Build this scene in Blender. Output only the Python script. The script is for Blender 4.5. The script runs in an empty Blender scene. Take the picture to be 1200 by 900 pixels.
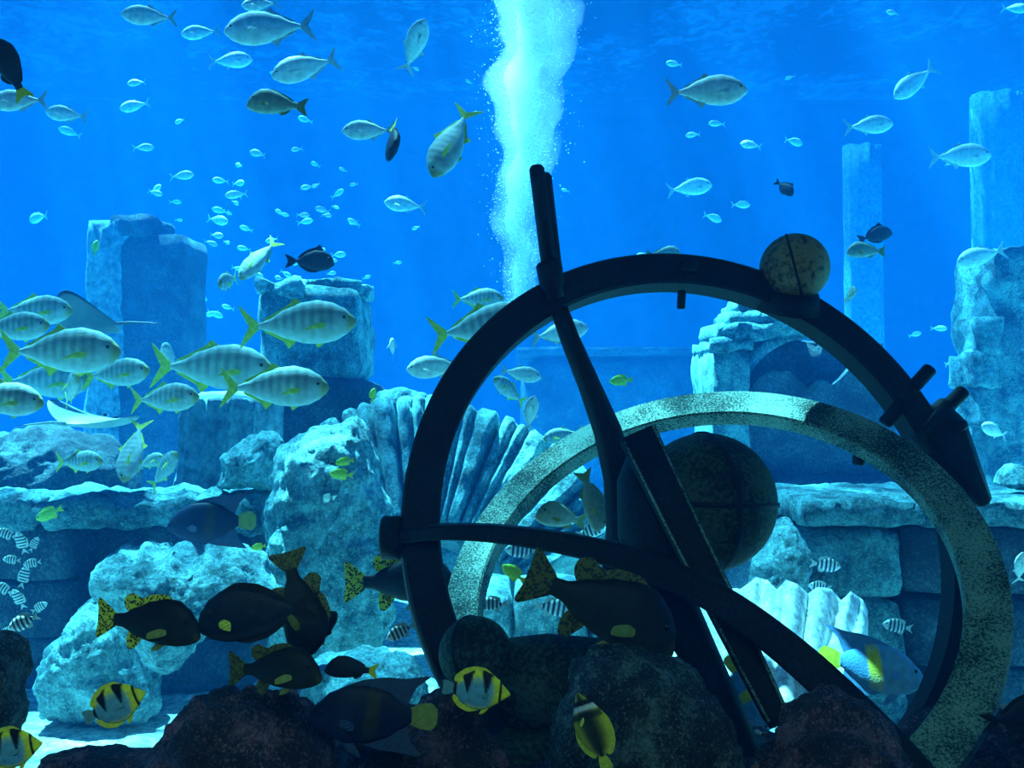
import bpy, bmesh, math, random
from mathutils import Vector, Matrix, noise

# ------------------------------------------------------------------ camera, world, sun, exposure
scene = bpy.context.scene
COL = scene.collection
F = 1039.0                                    # focal length in pixels of the 1200 x 900 frame
PITCH = math.radians(2.0)
CAM = Vector((0.0, 0.0, 2.8))
FWD = Vector((0, math.cos(PITCH), math.sin(PITCH)))
UPV = Vector((0, -math.sin(PITCH), math.cos(PITCH)))
cam_data = bpy.data.cameras.new('camera')
cam_data.sensor_width = 36.0
cam_data.lens = 36.0 * F / 1200.0
cam_data.clip_start = 0.05
cam_data.clip_end = 300
cam = bpy.data.objects.new('camera', cam_data)
cam.location = CAM
cam.rotation_euler = (math.pi / 2 + PITCH, 0, 0)
COL.objects.link(cam)
scene.camera = cam

world = bpy.data.worlds.new('daylight')
scene.world = world
world.use_nodes = True
bg = world.node_tree.nodes['Background']
bg.inputs[0].default_value = (0.04, 0.33, 0.86, 1)
bg.inputs[1].default_value = 0.45

sun_data = bpy.data.lights.new('sun', 'SUN')
sun_data.energy = 98.0
sun_data.color = (0.85, 1.0, 0.95)
sun_data.angle = math.radians(1.2)
sun = bpy.data.objects.new('sun', sun_data)
sun.rotation_euler = Vector((0.26, -0.22, -0.94)).to_track_quat('-Z', 'Y').to_euler()
COL.objects.link(sun)

fill_data = bpy.data.lights.new('added_fill_light', 'AREA')      # unseen fill light added to brighten the foreground fish and rocks
fill_data.shape = 'RECTANGLE'
fill_data.size, fill_data.size_y = 3.0, 1.0
fill_data.energy = 75.0
fill_data.color = (0.66, 1.0, 0.80)
hall = bpy.data.objects.new('added_fill_light', fill_data)  # added light with no fixture, out of view behind the camera
hall.location = (0.0, -1.2, 4.6)
hall.rotation_euler = Vector((0, 0.86, -0.55)).to_track_quat('-Z', 'Y').to_euler()
COL.objects.link(hall)

vs = scene.view_settings
vs.view_transform = 'Standard'
vs.look = 'None'
vs.gamma = 1.0
vs.use_curve_mapping = False
vs.exposure = 0.0
cy = scene.cycles
cy.use_denoising = True
cy.volume_bounces = 4
cy.max_bounces = 6
cy.diffuse_bounces = 2
cy.glossy_bounces = 2
cy.transparent_max_bounces = 16
cy.sample_clamp_indirect = 4.0

# water: absorption and scattering per metre
SCAT = (0.0001, 0.0034, 0.0102)
ABSO = (0.0880, 0.0220, 0.0060)

# ------------------------------------------------------------------ helpers
def P(px, py, d):
    """Point seen at pixel (px, py) of the photograph, d metres ahead of the lens."""
    return CAM + d * (FWD + Vector((1, 0, 0)) * ((px - 600.0) / F) + UPV * ((450.0 - py) / F))

def link(name, me, mat=None, parent=None, smooth=True):
    o = bpy.data.objects.new(name, me)
    COL.objects.link(o)
    if mat is not None and not me.materials:
        me.materials.append(mat)
    if smooth and len(me.polygons):
        me.polygons.foreach_set('use_smooth', [True] * len(me.polygons))
    if parent is not None:
        o.parent = parent
    return o

def obj(name, bm, mat, parent=None, smooth=True):
    bmesh.ops.recalc_face_normals(bm, faces=bm.faces[:])
    me = bpy.data.meshes.new(name)
    bm.to_mesh(me)
    bm.free()
    return link(name, me, mat, parent, smooth)

def tag(o, label=None, cat=None, group=None, kind=None):
    if label: o['label'] = label
    if cat: o['category'] = cat
    if group: o['group'] = group
    if kind: o['kind'] = kind
    return o

def empty(name, loc=(0, 0, 0)):
    o = bpy.data.objects.new(name, None)
    o.empty_display_size = 0.1
    o.location = loc
    COL.objects.link(o)
    return o

def thing(name, label, cat, loc=(0, 0, 0), group=None):
    return tag(empty(name, loc), label, cat, group)

def fbm(v, s, o=4):
    return noise.fractal(Vector(v) * s, 1.0, 2.0, o)

# ------------------------------------------------------------------ materials
def new_mat(name):
    m = bpy.data.materials.new(name)
    m.use_nodes = True
    nt = m.node_tree
    return m, nt, nt.nodes['Principled BSDF']

def rock_mat(name, c1, c2, scale=3.0, bump=0.5, rough=0.85, fine=28.0, c3=None, speck=0.0, speck_scale=55.0, speck_col=(0.6, 0.8, 0.75)):
    m, nt, b = new_mat(name)
    N, L = nt.nodes, nt.links
    tc = N.new('ShaderNodeTexCoord')
    n1 = N.new('ShaderNodeTexNoise'); n1.inputs['Scale'].default_value = scale; n1.inputs['Detail'].default_value = 8; n1.inputs['Roughness'].default_value = 0.7
    L.new(tc.outputs['Object'], n1.inputs['Vector'])
    r = N.new('ShaderNodeValToRGB')
    r.color_ramp.elements[0].position = 0.36; r.color_ramp.elements[0].color = (*c1, 1)
    r.color_ramp.elements[1].position = 0.62; r.color_ramp.elements[1].color = (*c2, 1)
    if c3:
        e = r.color_ramp.elements.new(0.5); e.color = (*c3, 1)
    L.new(n1.outputs['Fac'], r.inputs['Fac'])
    n2 = N.new('ShaderNodeTexNoise'); n2.inputs['Scale'].default_value = fine; n2.inputs['Detail'].default_value = 6; n2.inputs['Roughness'].default_value = 0.75
    L.new(tc.outputs['Object'], n2.inputs['Vector'])
    mp = N.new('ShaderNodeMapRange'); mp.inputs[1].default_value = 0.3; mp.inputs[2].default_value = 0.7; mp.inputs[3].default_value = 0.25; mp.inputs[4].default_value = 1.75
    L.new(n2.outputs['Fac'], mp.inputs[0])
    mx = N.new('ShaderNodeMix'); mx.data_type = 'RGBA'; mx.blend_type = 'MULTIPLY'; mx.inputs[0].default_value = 1.0
    L.new(r.outputs['Color'], mx.inputs[6]); L.new(mp.outputs[0], mx.inputs[7])
    n3 = N.new('ShaderNodeTexNoise'); n3.inputs['Scale'].default_value = speck_scale; n3.inputs['Detail'].default_value = 3; n3.inputs['Roughness'].default_value = 0.7
    L.new(tc.outputs['Object'], n3.inputs['Vector'])
    # crust specks gather where the broad noise is high
    ms = N.new('ShaderNodeMath'); ms.operation = 'MULTIPLY_ADD'; ms.inputs[1].default_value = 0.55
    L.new(n1.outputs['Fac'], ms.inputs[0]); L.new(n3.outputs['Fac'], ms.inputs[2])
    sp = N.new('ShaderNodeMapRange'); sp.inputs[1].default_value = 0.80; sp.inputs[2].default_value = 0.92; sp.inputs[3].default_value = 0.0; sp.inputs[4].default_value = speck
    L.new(ms.outputs[0], sp.inputs[0])
    m3 = N.new('ShaderNodeMix'); m3.data_type = 'RGBA'
    L.new(sp.outputs[0], m3.inputs[0]); L.new(mx.outputs[2], m3.inputs[6]); m3.inputs[7].default_value = (*speck_col, 1)
    L.new(m3.outputs[2], b.inputs['Base Color'])
    bp = N.new('ShaderNodeBump'); bp.inputs['Strength'].default_value = bump; bp.inputs['Distance'].default_value = 0.05
    ma = N.new('ShaderNodeMath'); ma.operation = 'MULTIPLY_ADD'; ma.inputs[1].default_value = 0.5
    L.new(n3.outputs['Fac'], ma.inputs[0]); L.new(n2.outputs['Fac'], ma.inputs[2])
    L.new(ma.outputs[0], bp.inputs['Height']); L.new(bp.outputs['Normal'], b.inputs['Normal'])
    b.inputs['Roughness'].default_value = rough
    return m

def plain_mat(name, c, rough=0.5, metallic=0.0, vary=0.25, scale=12.0, sss=0.0):
    m, nt, b = new_mat(name)
    N, L = nt.nodes, nt.links
    tc = N.new('ShaderNodeTexCoord')
    n = N.new('ShaderNodeTexNoise'); n.inputs['Scale'].default_value = scale; n.inputs['Detail'].default_value = 4
    L.new(tc.outputs['Object'], n.inputs['Vector'])
    mp = N.new('ShaderNodeMapRange'); mp.inputs[1].default_value = 0.3; mp.inputs[2].default_value = 0.7; mp.inputs[3].default_value = 1 - vary; mp.inputs[4].default_value = 1 + vary
    L.new(n.outputs['Fac'], mp.inputs[0])
    mx = N.new('ShaderNodeMix'); mx.data_type = 'RGBA'; mx.blend_type = 'MULTIPLY'; mx.inputs[0].default_value = 1.0
    mx.inputs[6].default_value = (*c, 1); L.new(mp.outputs[0], mx.inputs[7]); L.new(mx.outputs[2], b.inputs['Base Color'])
    b.inputs['Roughness'].default_value = rough
    b.inputs['Metallic'].default_value = metallic
    return m

M = {}
M['sand'] = rock_mat('pale_sand', (0.50, 0.52, 0.46), (0.80, 0.80, 0.72), 1.5, 0.3, 0.95, 12)
M['stone'] = rock_mat('weathered_stone', (0.012, 0.06, 0.075), (0.16, 0.42, 0.44), 3.0, 1.0, 0.9, 20, speck=0.75, speck_scale=42, speck_col=(0.26, 0.66, 0.66))
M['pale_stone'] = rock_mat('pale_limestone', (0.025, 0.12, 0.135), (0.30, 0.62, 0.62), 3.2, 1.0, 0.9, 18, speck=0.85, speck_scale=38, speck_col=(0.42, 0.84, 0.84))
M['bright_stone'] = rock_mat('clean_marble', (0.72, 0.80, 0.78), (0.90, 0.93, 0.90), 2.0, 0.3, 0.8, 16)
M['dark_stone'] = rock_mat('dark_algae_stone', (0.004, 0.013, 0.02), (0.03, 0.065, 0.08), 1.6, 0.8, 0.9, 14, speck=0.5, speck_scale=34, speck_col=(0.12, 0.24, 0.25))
M['reef'] = rock_mat('purple_reef_rock', (0.014, 0.010, 0.022), (0.28, 0.11, 0.15), 7.0, 1.0, 0.8, 30, c3=(0.035, 0.022, 0.035), speck=0.7, speck_scale=95, speck_col=(0.50, 0.28, 0.36))
M['crust'] = rock_mat('encrusted_rock', (0.006, 0.014, 0.018), (0.13, 0.20, 0.19), 7.0, 1.0, 0.8, 34, c3=(0.02, 0.03, 0.034), speck=0.8, speck_scale=95, speck_col=(0.26, 0.40, 0.38))

# ------------------------------------------------------------------ water body and its surface
bm = bmesh.new()
bmesh.ops.create_cube(bm, size=1.0)
for v in bm.verts:
    v.co = Vector((v.co.x * 90, v.co.y * 74 + 34.2, v.co.z * 17.0 + 7.5))
wm = bpy.data.materials.new('sea_water')
wm.use_nodes = True
nt = wm.node_tree
nt.nodes.clear()
out = nt.nodes.new('ShaderNodeOutputMaterial')
sc_ = nt.nodes.new('ShaderNodeVolumeScatter')
smax = max(SCAT)
sc_.inputs['Color'].default_value = (*[c / smax for c in SCAT], 1)
sc_.inputs['Density'].default_value = smax
ab_ = nt.nodes.new('ShaderNodeVolumeAbsorption')
amax = max(ABSO) * 1.02
ab_.inputs['Color'].default_value = (*[1 - c / amax for c in ABSO], 1)
ab_.inputs['Density'].default_value = amax
ad_ = nt.nodes.new('ShaderNodeAddShader')
nt.links.new(sc_.outputs[0], ad_.inputs[0])
nt.links.new(ab_.outputs[0], ad_.inputs[1])
nt.links.new(ad_.outputs[0], out.inputs['Volume'])
water = obj('water', bm, wm, smooth=False)
tag(water, 'clear blue water filling the whole tank', 'water', kind='structure')

bm = bmesh.new()
bmesh.ops.create_grid(bm, x_segments=90, y_segments=74, size=0.5)
for v in bm.verts:
    x, y = v.co.x * 89.6, v.co.y * 73.6 + 34.2
    v.co = Vector((x, y, 15.8 + 0.08 * fbm((x, y, 0), 0.6)))
sm = bpy.data.materials.new('sun_dapple_tint')
sm.use_nodes = True
nt = sm.node_tree
nt.nodes.clear()
N, L = nt.nodes, nt.links
out = N.new('ShaderNodeOutputMaterial')
tr = N.new('ShaderNodeBsdfTransparent')
tc = N.new('ShaderNodeTexCoord')
nz = N.new('ShaderNodeTexNoise'); nz.inputs['Scale'].default_value = 1.6; nz.inputs['Detail'].default_value = 4; nz.inputs['Distortion'].default_value = 1.2
L.new(tc.outputs['Object'], nz.inputs['Vector'])
nb = N.new('ShaderNodeTexNoise'); nb.inputs['Scale'].default_value = 0.28; nb.inputs['Detail'].default_value = 1
L.new(tc.outputs['Object'], nb.inputs['Vector'])
m1 = N.new('ShaderNodeMath'); m1.operation = 'MULTIPLY_ADD'; m1.inputs[1].default_value = 0.45
L.new(nb.outputs['Fac'], m1.inputs[0]); 
m2 = N.new('ShaderNodeMath'); m2.operation = 'MULTIPLY'; m2.inputs[1].default_value = 0.5
L.new(nz.outputs['Fac'], m2.inputs[0]); L.new(m2.outputs[0], m1.inputs[2])
rp = N.new('ShaderNodeValToRGB')
rp.color_ramp.elements[0].position = 0.45; rp.color_ramp.elements[0].color = (0.10, 0.13, 0.15, 1)  # light and dark patches painted in to dapple the sunlight below
rp.color_ramp.elements[1].position = 0.60; rp.color_ramp.elements[1].color = (1, 1, 1, 1)
L.new(m1.outputs[0], rp.inputs['Fac']); L.new(rp.outputs['Color'], tr.inputs['Color'])
L.new(tr.outputs[0], out.inputs['Surface'])
surf = obj('water_surface', bm, sm)
tag(surf, 'rippled water surface over the tank, patch-tinted to dapple the sun', 'water surface', kind='structure')
# ------------------------------------------------------------------ mesh helpers
def box_bm(x0, x1, y0, y1, z0, z1):
    bm = bmesh.new()
    bmesh.ops.create_cube(bm, size=1.0)
    for v in bm.verts:
        v.co = Vector(((x0 + x1) / 2 + v.co.x * (x1 - x0), (y0 + y1) / 2 + v.co.y * (y1 - y0), (z0 + z1) / 2 + v.co.z * (z1 - z0)))
    return bm

def rough_box(x0, x1, y0, y1, z0, z1, step=0.2, amp=0.06, seed=0.0, scale=1.3, lean=None):
    """Box of worn stone: faces split to a grid, corners rounded off, surface broken by noise."""
    bm = bmesh.new()
    dims = (x1 - x0, y1 - y0, z1 - z0)
    n = [max(2, min(40, int(round(d / step)))) for d in dims]
    cache = {}
    def vert(i, j, k):
        if (i, j, k) not in cache:
            cache[(i, j, k)] = bm.verts.new((x0 + dims[0] * i / n[0], y0 + dims[1] * j / n[1], z0 + dims[2] * k / n[2]))
        return cache[(i, j, k)]
    for ax in range(3):
        u, w = (ax + 1) % 3, (ax + 2) % 3
        for side in (0, n[ax]):
            for a in range(n[u]):
                for b in range(n[w]):
                    q = []
                    for (da, db) in ((0, 0), (1, 0), (1, 1), (0, 1)):
                        c = [0, 0, 0]; c[ax] = side; c[u] = a + da; c[w] = b + db
                        q.append(vert(*c))
                    bm.faces.new(q)
    cen = Vector(((x0 + x1) / 2, (y0 + y1) / 2, (z0 + z1) / 2))
    h = [d / 2 for d in dims]
    r = min(h) * 0.28
    for v in bm.verts:
        p = v.co - cen
        e = [max(0.0, abs(p[i]) - (h[i] - r)) / r for i in range(3)]
        l = math.sqrt(sum(x * x for x in e))
        if l > 1:
            for i in range(3):
                if e[i] > 0:
                    p[i] = math.copysign(h[i] - r + r * e[i] / l, p[i])
        d = Vector((math.copysign(e[0], p.x), math.copysign(e[1], p.y), math.copysign(e[2], p.z)))
        if d.length > 1e-6: d.normalize()
        q = cen + p
        s = Vector((seed * 7.1, seed * 3.3, seed))
        v.co = q + d * (amp * (fbm(q + s, scale, 5) + 0.5 * abs(noise.noise((q + s) * scale * 2.6))))
        if lean: v.co.x += lean * (v.co.z - z0)
    return bm

def settle(o):
    """Put a mesh's origin at the middle of its foot."""
    me = o.data
    xs = [v.co.x for v in me.vertices]; ys = [v.co.y for v in me.vertices]; zs = [v.co.z for v in me.vertices]
    c = Vector(((min(xs) + max(xs)) / 2, (min(ys) + max(ys)) / 2, min(zs)))
    me.transform(Matrix.Translation(-c))
    o.location = o.location + c
    return o

def interp_closed(pts, n):
    """Evenly spaced points on a closed polyline, lightly rounded."""
    m = len(pts)
    seg = [(Vector(pts[(i + 1) % m]) - Vector(pts[i])).length for i in range(m)]
    tot = sum(seg)
    outp = []
    i, acc = 0, 0.0
    for k in range(n):
        t = tot * k / n
        while acc + seg[i] < t:
            acc += seg[i]; i += 1
        f = (t - acc) / seg[i]
        outp.append(Vector(pts[i]).lerp(Vector(pts[(i + 1) % m]), f))
    return [(outp[k - 1] + outp[k] * 2 + outp[(k + 1) % n]) / 4 for k in range(n)]

def inflate(outline, d, thick, amp=0.05, seed=0.0, na=150, nr=30, power=2.2, scale=2.2, centre=None, ridge=1.0):
    """Boulder with the given silhouette (pixels at depth d), thick metres deep, noisy surface."""
    pts = interp_closed([(x, y, 0) for x, y in outline], na)
    if centre is None:
        c = sum(pts, Vector()) / na
    else:
        c = Vector((*centre, 0))
    bm = bmesh.new()
    rings = []
    for side in (-1, 1):
        rr = []
        for k in range(nr + 1):
            t = math.sin((1 - k / nr) * math.pi / 2)
            off = thick * 0.5 * max(0.0, 1 - t ** power) ** (1 / power) * side
            if k == 0 and side == 1:
                rr.append(rings[0][0]); continue
            if k == nr:
                rr.append([bm.verts.new(P(c.x, c.y, d) + FWD * off)]); continue
            row = []
            for q in pts:
                s = c.lerp(q, t)
                row.append(bm.verts.new(P(s.x, s.y, d) + FWD * off))
            rr.append(row)
        rings.append(rr)
        for k in range(nr):
            a, b = rr[k], rr[k + 1]
            for i in range(na):
                j = (i + 1) % na
                if len(b) == 1:
                    bm.faces.new((a[i], a[j], b[0]))
                else:
                    bm.faces.new((a[i], a[j], b[j], b[i]))
    bmesh.ops.recalc_face_normals(bm, faces=bm.faces[:])
    bm.normal_update()
    s = Vector((seed * 5.7, seed * 9.1, seed * 2.3))
    mv = []
    for v in bm.verts:
        q = v.co + s
        n_ = fbm(q, scale, 5) * 0.8 + ridge * (0.5 - abs(noise.noise(q * scale * 1.7)) * 1.6) * 0.5 + 0.22 * fbm(q, scale * 5.5, 4)
        mv.append(v.normal * (amp * n_))
    for v, m_ in zip(bm.verts, mv):
        v.co += m_
    return bm

def frame_of(t, hint):
    t = t.normalized()
    s = t.cross(hint)
    if s.length < 1e-5: s = t.cross(Vector((1, 0, 0)))
    s.normalize()
    return t, s, s.cross(t).normalized()

def sweep(path, sizes, hint, bm=None, bev=0.2, caps=True):
    """Bevelled rectangular bar along a path. sizes: (width, thickness); width lies across hint."""
    bm = bm or bmesh.new()
    rows = []
    n = len(path)
    for i, p in enumerate(path):
        t = (path[min(i + 1, n - 1)] - path[max(i - 1, 0)])
        t, s, u = frame_of(t, hint)
        w, h = sizes[i] if isinstance(sizes, list) else sizes
        b = bev * min(w, h)
        prof = [(w / 2 - b, h / 2), (w / 2, h / 2 - b), (w / 2, -h / 2 + b), (w / 2 - b, -h / 2), (-w / 2 + b, -h / 2), (-w / 2, -h / 2 + b), (-w / 2, h / 2 - b), (-w / 2 + b, h / 2)]
        rows.append([bm.verts.new(p + s * a + u * c) for a, c in prof])
    for a, b in zip(rows[:-1], rows[1:]):
        for i in range(8):
            j = (i + 1) % 8
            bm.faces.new((a[i], a[j], b[j], b[i]))
    if caps:
        bm.faces.new(rows[0]); bm.faces.new(rows[-1][::-1])
    return bm

def tube(path, radii, seg=14, bm=None, caps=True):
    bm = bm or bmesh.new()
    rows = []
    n = len(path)
    for i, p in enumerate(path):
        t = (path[min(i + 1, n - 1)] - path[max(i - 1, 0)])
        t, s, u = frame_of(t, Vector((0.13, 1, 0.07)))
        r = radii[i] if isinstance(radii, (list, tuple)) else radii
        rows.append([bm.verts.new(p + (s * math.cos(2 * math.pi * k / seg) + u * math.sin(2 * math.pi * k / seg)) * r) for k in range(seg)])
    for a, b in zip(rows[:-1], rows[1:]):
        for i in range(seg):
            j = (i + 1) % seg
            bm.faces.new((a[i], a[j], b[j], b[i]))
    if caps:
        bm.faces.new(rows[0]); bm.faces.new(rows[-1][::-1])
    return bm

def fluted(base, top, r0, r1, flutes, depth=0.12, seg_per=6, nz=26, broken=0.0, amp=0.03, seed=0.0):
    """Fluted column shaft from base to top with an uneven broken end."""
    bm = bmesh.new()
    ax = top - base
    t, s, u = frame_of(ax, Vector((0, 1, 0.01)))
    na = flutes * seg_per
    rows = []
    for k in range(nz + 1):
        f = k / nz
        row = []
        for i in range(na):
            a = 2 * math.pi * i / na
            r = (r0 + (r1 - r0) * f) * (1 - depth * abs(math.sin(a * flutes / 2)) ** 0.7)
            d = s * math.cos(a) + u * math.sin(a)
            cut = broken * (0.5 + noise.noise(Vector((math.cos(a) * 1.3, math.sin(a) * 1.3, seed))) * 0.9)
            q = base + ax * f * (1 - cut * f) + d * r
            q += d * amp * fbm(q + Vector((seed, 0, 0)), 1.6, 4)
            row.append(bm.verts.new(q))
        rows.append(row)
    for a, b in zip(rows[:-1], rows[1:]):
        for i in range(na):
            j = (i + 1) % na
            bm.faces.new((a[i], a[j], b[j], b[i]))
    for row in (rows[0], rows[-1]):
        c = sum((v.co for v in row), Vector()) / na
        cv = bm.verts.new(c + t * (0.15 * r1 if row is rows[-1] else 0))
        for i in range(na):
            bm.faces.new((row[i], row[(i + 1) % na], cv))
    return bm

# ------------------------------------------------------------------ tank shell
def grid_mesh(name, x0, x1, y0, y1, nx, ny, zf, mat):
    bm = bmesh.new()
    vs_ = [[bm.verts.new((x0 + (x1 - x0) * i / nx, y0 + (y1 - y0) * j / ny, 0)) for i in range(nx + 1)] for j in range(ny + 1)]
    for row in vs_:
        for v in row:
            v.co.z = zf(v.co.x, v.co.y)
    for j in range(ny):
        for i in range(nx):
            bm.faces.new((vs_[j][i], vs_[j][i + 1], vs_[j + 1][i + 1], vs_[j + 1][i]))
    return obj(name, bm, mat)

fl = grid_mesh('floor', -30, 30, -1, 36, 150, 170,
               lambda x, y: 0.07 * fbm((x, y, 3), 0.7) + 0.03 * math.sin(x * 2.1 + 2.2 * fbm((x, y, 0), 0.5) + y * 1.3), M['sand'])
tag(fl, 'pale sandy tank floor lit by rippling sunlight', 'floor', kind='structure')
M['concrete'] = rock_mat('dark_concrete', (0.02, 0.025, 0.03), (0.05, 0.055, 0.06), 1.0, 0.2)
c = obj('ceiling', box_bm(-16, 16, -2.4, 5.72, 5.75, 6.05), M['concrete'], smooth=False)  # unseen canopy added to keep the sun off the foreground rings
tag(c, 'unseen dark concrete canopy added to shade the viewing side of the tank', 'ceiling', kind='structure')
c = obj('wall_back', box_bm(-44, 44, 36, 36.5, -0.5, 15.75), M['concrete'], smooth=False)
tag(c, 'dark far wall of the tank lost in blue haze', 'wall', kind='structure')
c = obj('wall_gallery', box_bm(-14, 14, -2.6, -2.4, -0.4, 6.05), M['concrete'], smooth=False)
tag(c, 'dark wall of the viewing hall facing the tank', 'wall', kind='structure')

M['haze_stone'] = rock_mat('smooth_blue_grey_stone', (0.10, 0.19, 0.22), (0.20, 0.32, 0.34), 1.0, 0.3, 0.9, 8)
# ------------------------------------------------------------------ far ruins
def wx(px, d): return (px - 600.0) / F * d
def wz(py, d): return P(600, py, d).z

# sunken building far behind the armillary
t = thing('sunken_building', 'wide flat-topped dark blue building dim in the far water', 'building', (wx(742, 24), 24.5, 0))
loc = t.location.copy()
def child(name, bm, mat, par, smooth=True):
    off, q = Vector(), par
    while q is not None:
        off += q.location; q = q.parent
    for v in bm.verts: v.co -= off
    return obj(name, bm, mat, par, smooth)
child('wall_block', rough_box(wx(612, 24), wx(875, 24), 24, 29, 0, wz(416, 24), 0.8, 0.05, 1), M['dark_stone'], t)
child('parapet', rough_box(wx(610, 24) - .1, wx(877, 24) + .1, 23.8, 29.2, wz(416, 24), wz(407, 24), 0.6, 0.03, 2), M['dark_stone'], t)
child('plinth', rough_box(wx(600, 24), wx(890, 24), 23.5, 29.5, 0, 0.9, 0.8, 0.06, 3), M['dark_stone'], t)

# tall broken tower
t = thing('broken_tower', 'tall broken stone tower standing above the school of striped fish', 'tower', (wx(150, 17), 17.8, 0))
bm = fluted(Vector((wx(122, 17), 17.6, 0)), Vector((wx(122, 17), 17.6, wz(244, 17))), 0.62, 0.58, 14, 0.10, broken=0.05, seed=3, amp=0.06)
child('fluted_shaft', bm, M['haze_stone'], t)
child('wall_block', rough_box(wx(128, 17), wx(211, 17), 17.1, 18.6, 0, wz(268, 17), 0.3, 0.06, 4), M['dark_stone'], t)
child('broken_top', rough_box(wx(120, 17), wx(172, 17), 17.15, 18.4, wz(272, 17), wz(248, 17), 0.12, 0.10, 5), M['dark_stone'], t)
# pillar with sunlit top
t = thing('stone_pillar', 'square stone pillar with a sunlit crumbling top and wide foot', 'pillar', (wx(357, 12), 12.6, 0))
child('shaft', rough_box(wx(300, 12), wx(419, 12), 12.0, 13.3, wz(445, 12), wz(334, 12), 0.14, 0.07, 6), M['stone'], t)
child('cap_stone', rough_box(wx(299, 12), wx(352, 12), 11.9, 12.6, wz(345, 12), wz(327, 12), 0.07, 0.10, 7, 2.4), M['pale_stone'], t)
child('cap_stone', rough_box(wx(350, 12), wx(420, 12), 12.2, 13.2, wz(340, 12), wz(324, 12), 0.07, 0.09, 8, 2.4), M['stone'], t)
child('foot_block', rough_box(wx(290, 12), wx(438, 12), 11.8, 13.6, 0, wz(444, 12), 0.25, 0.06, 9), M['dark_stone'], t)
# fluted stump leaning before the pillar
t = thing('fluted_column', 'dark fluted column stump leaning before the square pillar', 'column', (wx(262, 11.5), 11.5, 0))
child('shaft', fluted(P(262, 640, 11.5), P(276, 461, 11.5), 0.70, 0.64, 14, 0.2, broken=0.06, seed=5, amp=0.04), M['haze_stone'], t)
child('base_drum', tube([Vector((wx(262, 11.5), 11.5, -.05)), Vector((wx(262, 11.5), 11.5, wz(585, 11.5)))], [0.8, 0.76], 28), M['dark_stone'], t)

# right-hand ruin: wall with an arched recess
D = 12.0
t = thing('arched_ruin', 'ruined stone wall with a dark arched recess and rubble on top', 'ruin', (wx(950, D), D + .8, 0))
child('wall_block', rough_box(wx(872, D), wx(1064, D), D + .55, D + 1.7, 0, wz(392, D), 0.3, 0.05, 11), M['dark_stone'], t)
child('pier', rough_box(wx(836, D), wx(880, D), D, D + 1.4, 0, wz(412, D), 0.16, 0.08, 12), M['stone'], t)
for k, (a, b, c_, e) in enumerate([(834, 884, 412, 398), (842, 905, 398, 380), (858, 925, 381, 364), (868, 915, 365, 350), (905, 958, 392, 372)]):
    child('rubble_stone', rough_box(wx(a, D), wx(b, D), D - .1 + .07 * k, D + 1.1, wz(c_, D), wz(e, D), 0.09, 0.09, 13 + k, 2.2), M['stone'], t)
cx, cz, rr = wx(965, D), wz(480, D), (480 - 386) / F * D
arc = [Vector((cx + rr * math.cos(a), D + .5, cz + rr * math.sin(a))) for a in [math.pi * (1.02 - 1.0 * k / 30) for k in range(31)]]
child('arch_moulding', sweep(arc, (0.16, 0.2), Vector((0, 1, 0))), M['pale_stone'], t)
# broken slab in the recess
zig = [(868, 480), (876, 462), (888, 444), (900, 436), (926, 434), (934, 444), (946, 455), (958, 445), (968, 447), (975, 452), (985, 444), (1001, 427), (1020, 440), (1048, 470), (1052, 560), (868, 560)]
bm = bmesh.new()
f0 = [bm.verts.new(P(x, y, D + .12)) for x, y in zig]
f1 = [bm.verts.new(P(x, y, D + .12) + Vector((0, .3, 0))) for x, y in zig]
bm.faces.new(f0); bm.faces.new(f1[::-1])
for i in range(len(zig)):
    j = (i + 1) % len(zig)
    bm.faces.new((f0[i], f1[i], f1[j], f0[j]))
child('broken_slab', bm, M['dark_stone'], t, False)
child('plinth', rough_box(wx(836, D), wx(1072, D), D - .2, D + 1.8, 0, wz(556, D), 0.3, 0.06, 19), M['dark_stone'], t)

# right column with rubble at its side
D = 12.5
t = thing('ruined_column', 'tall rough ruined column with loose stones clinging to its side', 'column', (wx(1205, D), D + .6, 0))
child('shaft', rough_box(wx(1168, D), wx(1262, D), D, D + 1.2, 0, wz(288, D), 0.16, 0.12, 20, 1.6), M['stone'], t)
for k, (a, b, c_, e) in enumerate([(1150, 1176, 415, 372), (1140, 1172, 455, 412), (1146, 1176, 500, 452)]):
    child('clinging_stone', rough_box(wx(a, D), wx(b, D), D - .05, D + .7, wz(c_, D), wz(e, D), 0.09, 0.09, 21 + k, 2.4), M['stone'], t)
# pillar shapes added for the faint light patches in the haze
for k, (px, w, top, d, lab) in enumerate([(1022, 46, 150, 31, 'faint pillar shape standing in for a light patch beyond the arched ruin'),
                                         (1184, 60, 88, 33, 'broad faint pillar shape standing in for a light patch beyond the tall rough column')]):
    t = thing('haze_patch_pillar', lab, 'pillar', (wx(px, d), d + .6, 0), 'light patch pillar shapes')
    child('shaft', fluted(Vector((wx(px, d), d + .6, 0)), Vector((wx(px, d), d + .6, wz(top + 10, d))), w / 2 / F * d, w / 2.1 / F * d, 12, 0.06, 4, 10, 0.02), M['haze_stone'], t)

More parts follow.
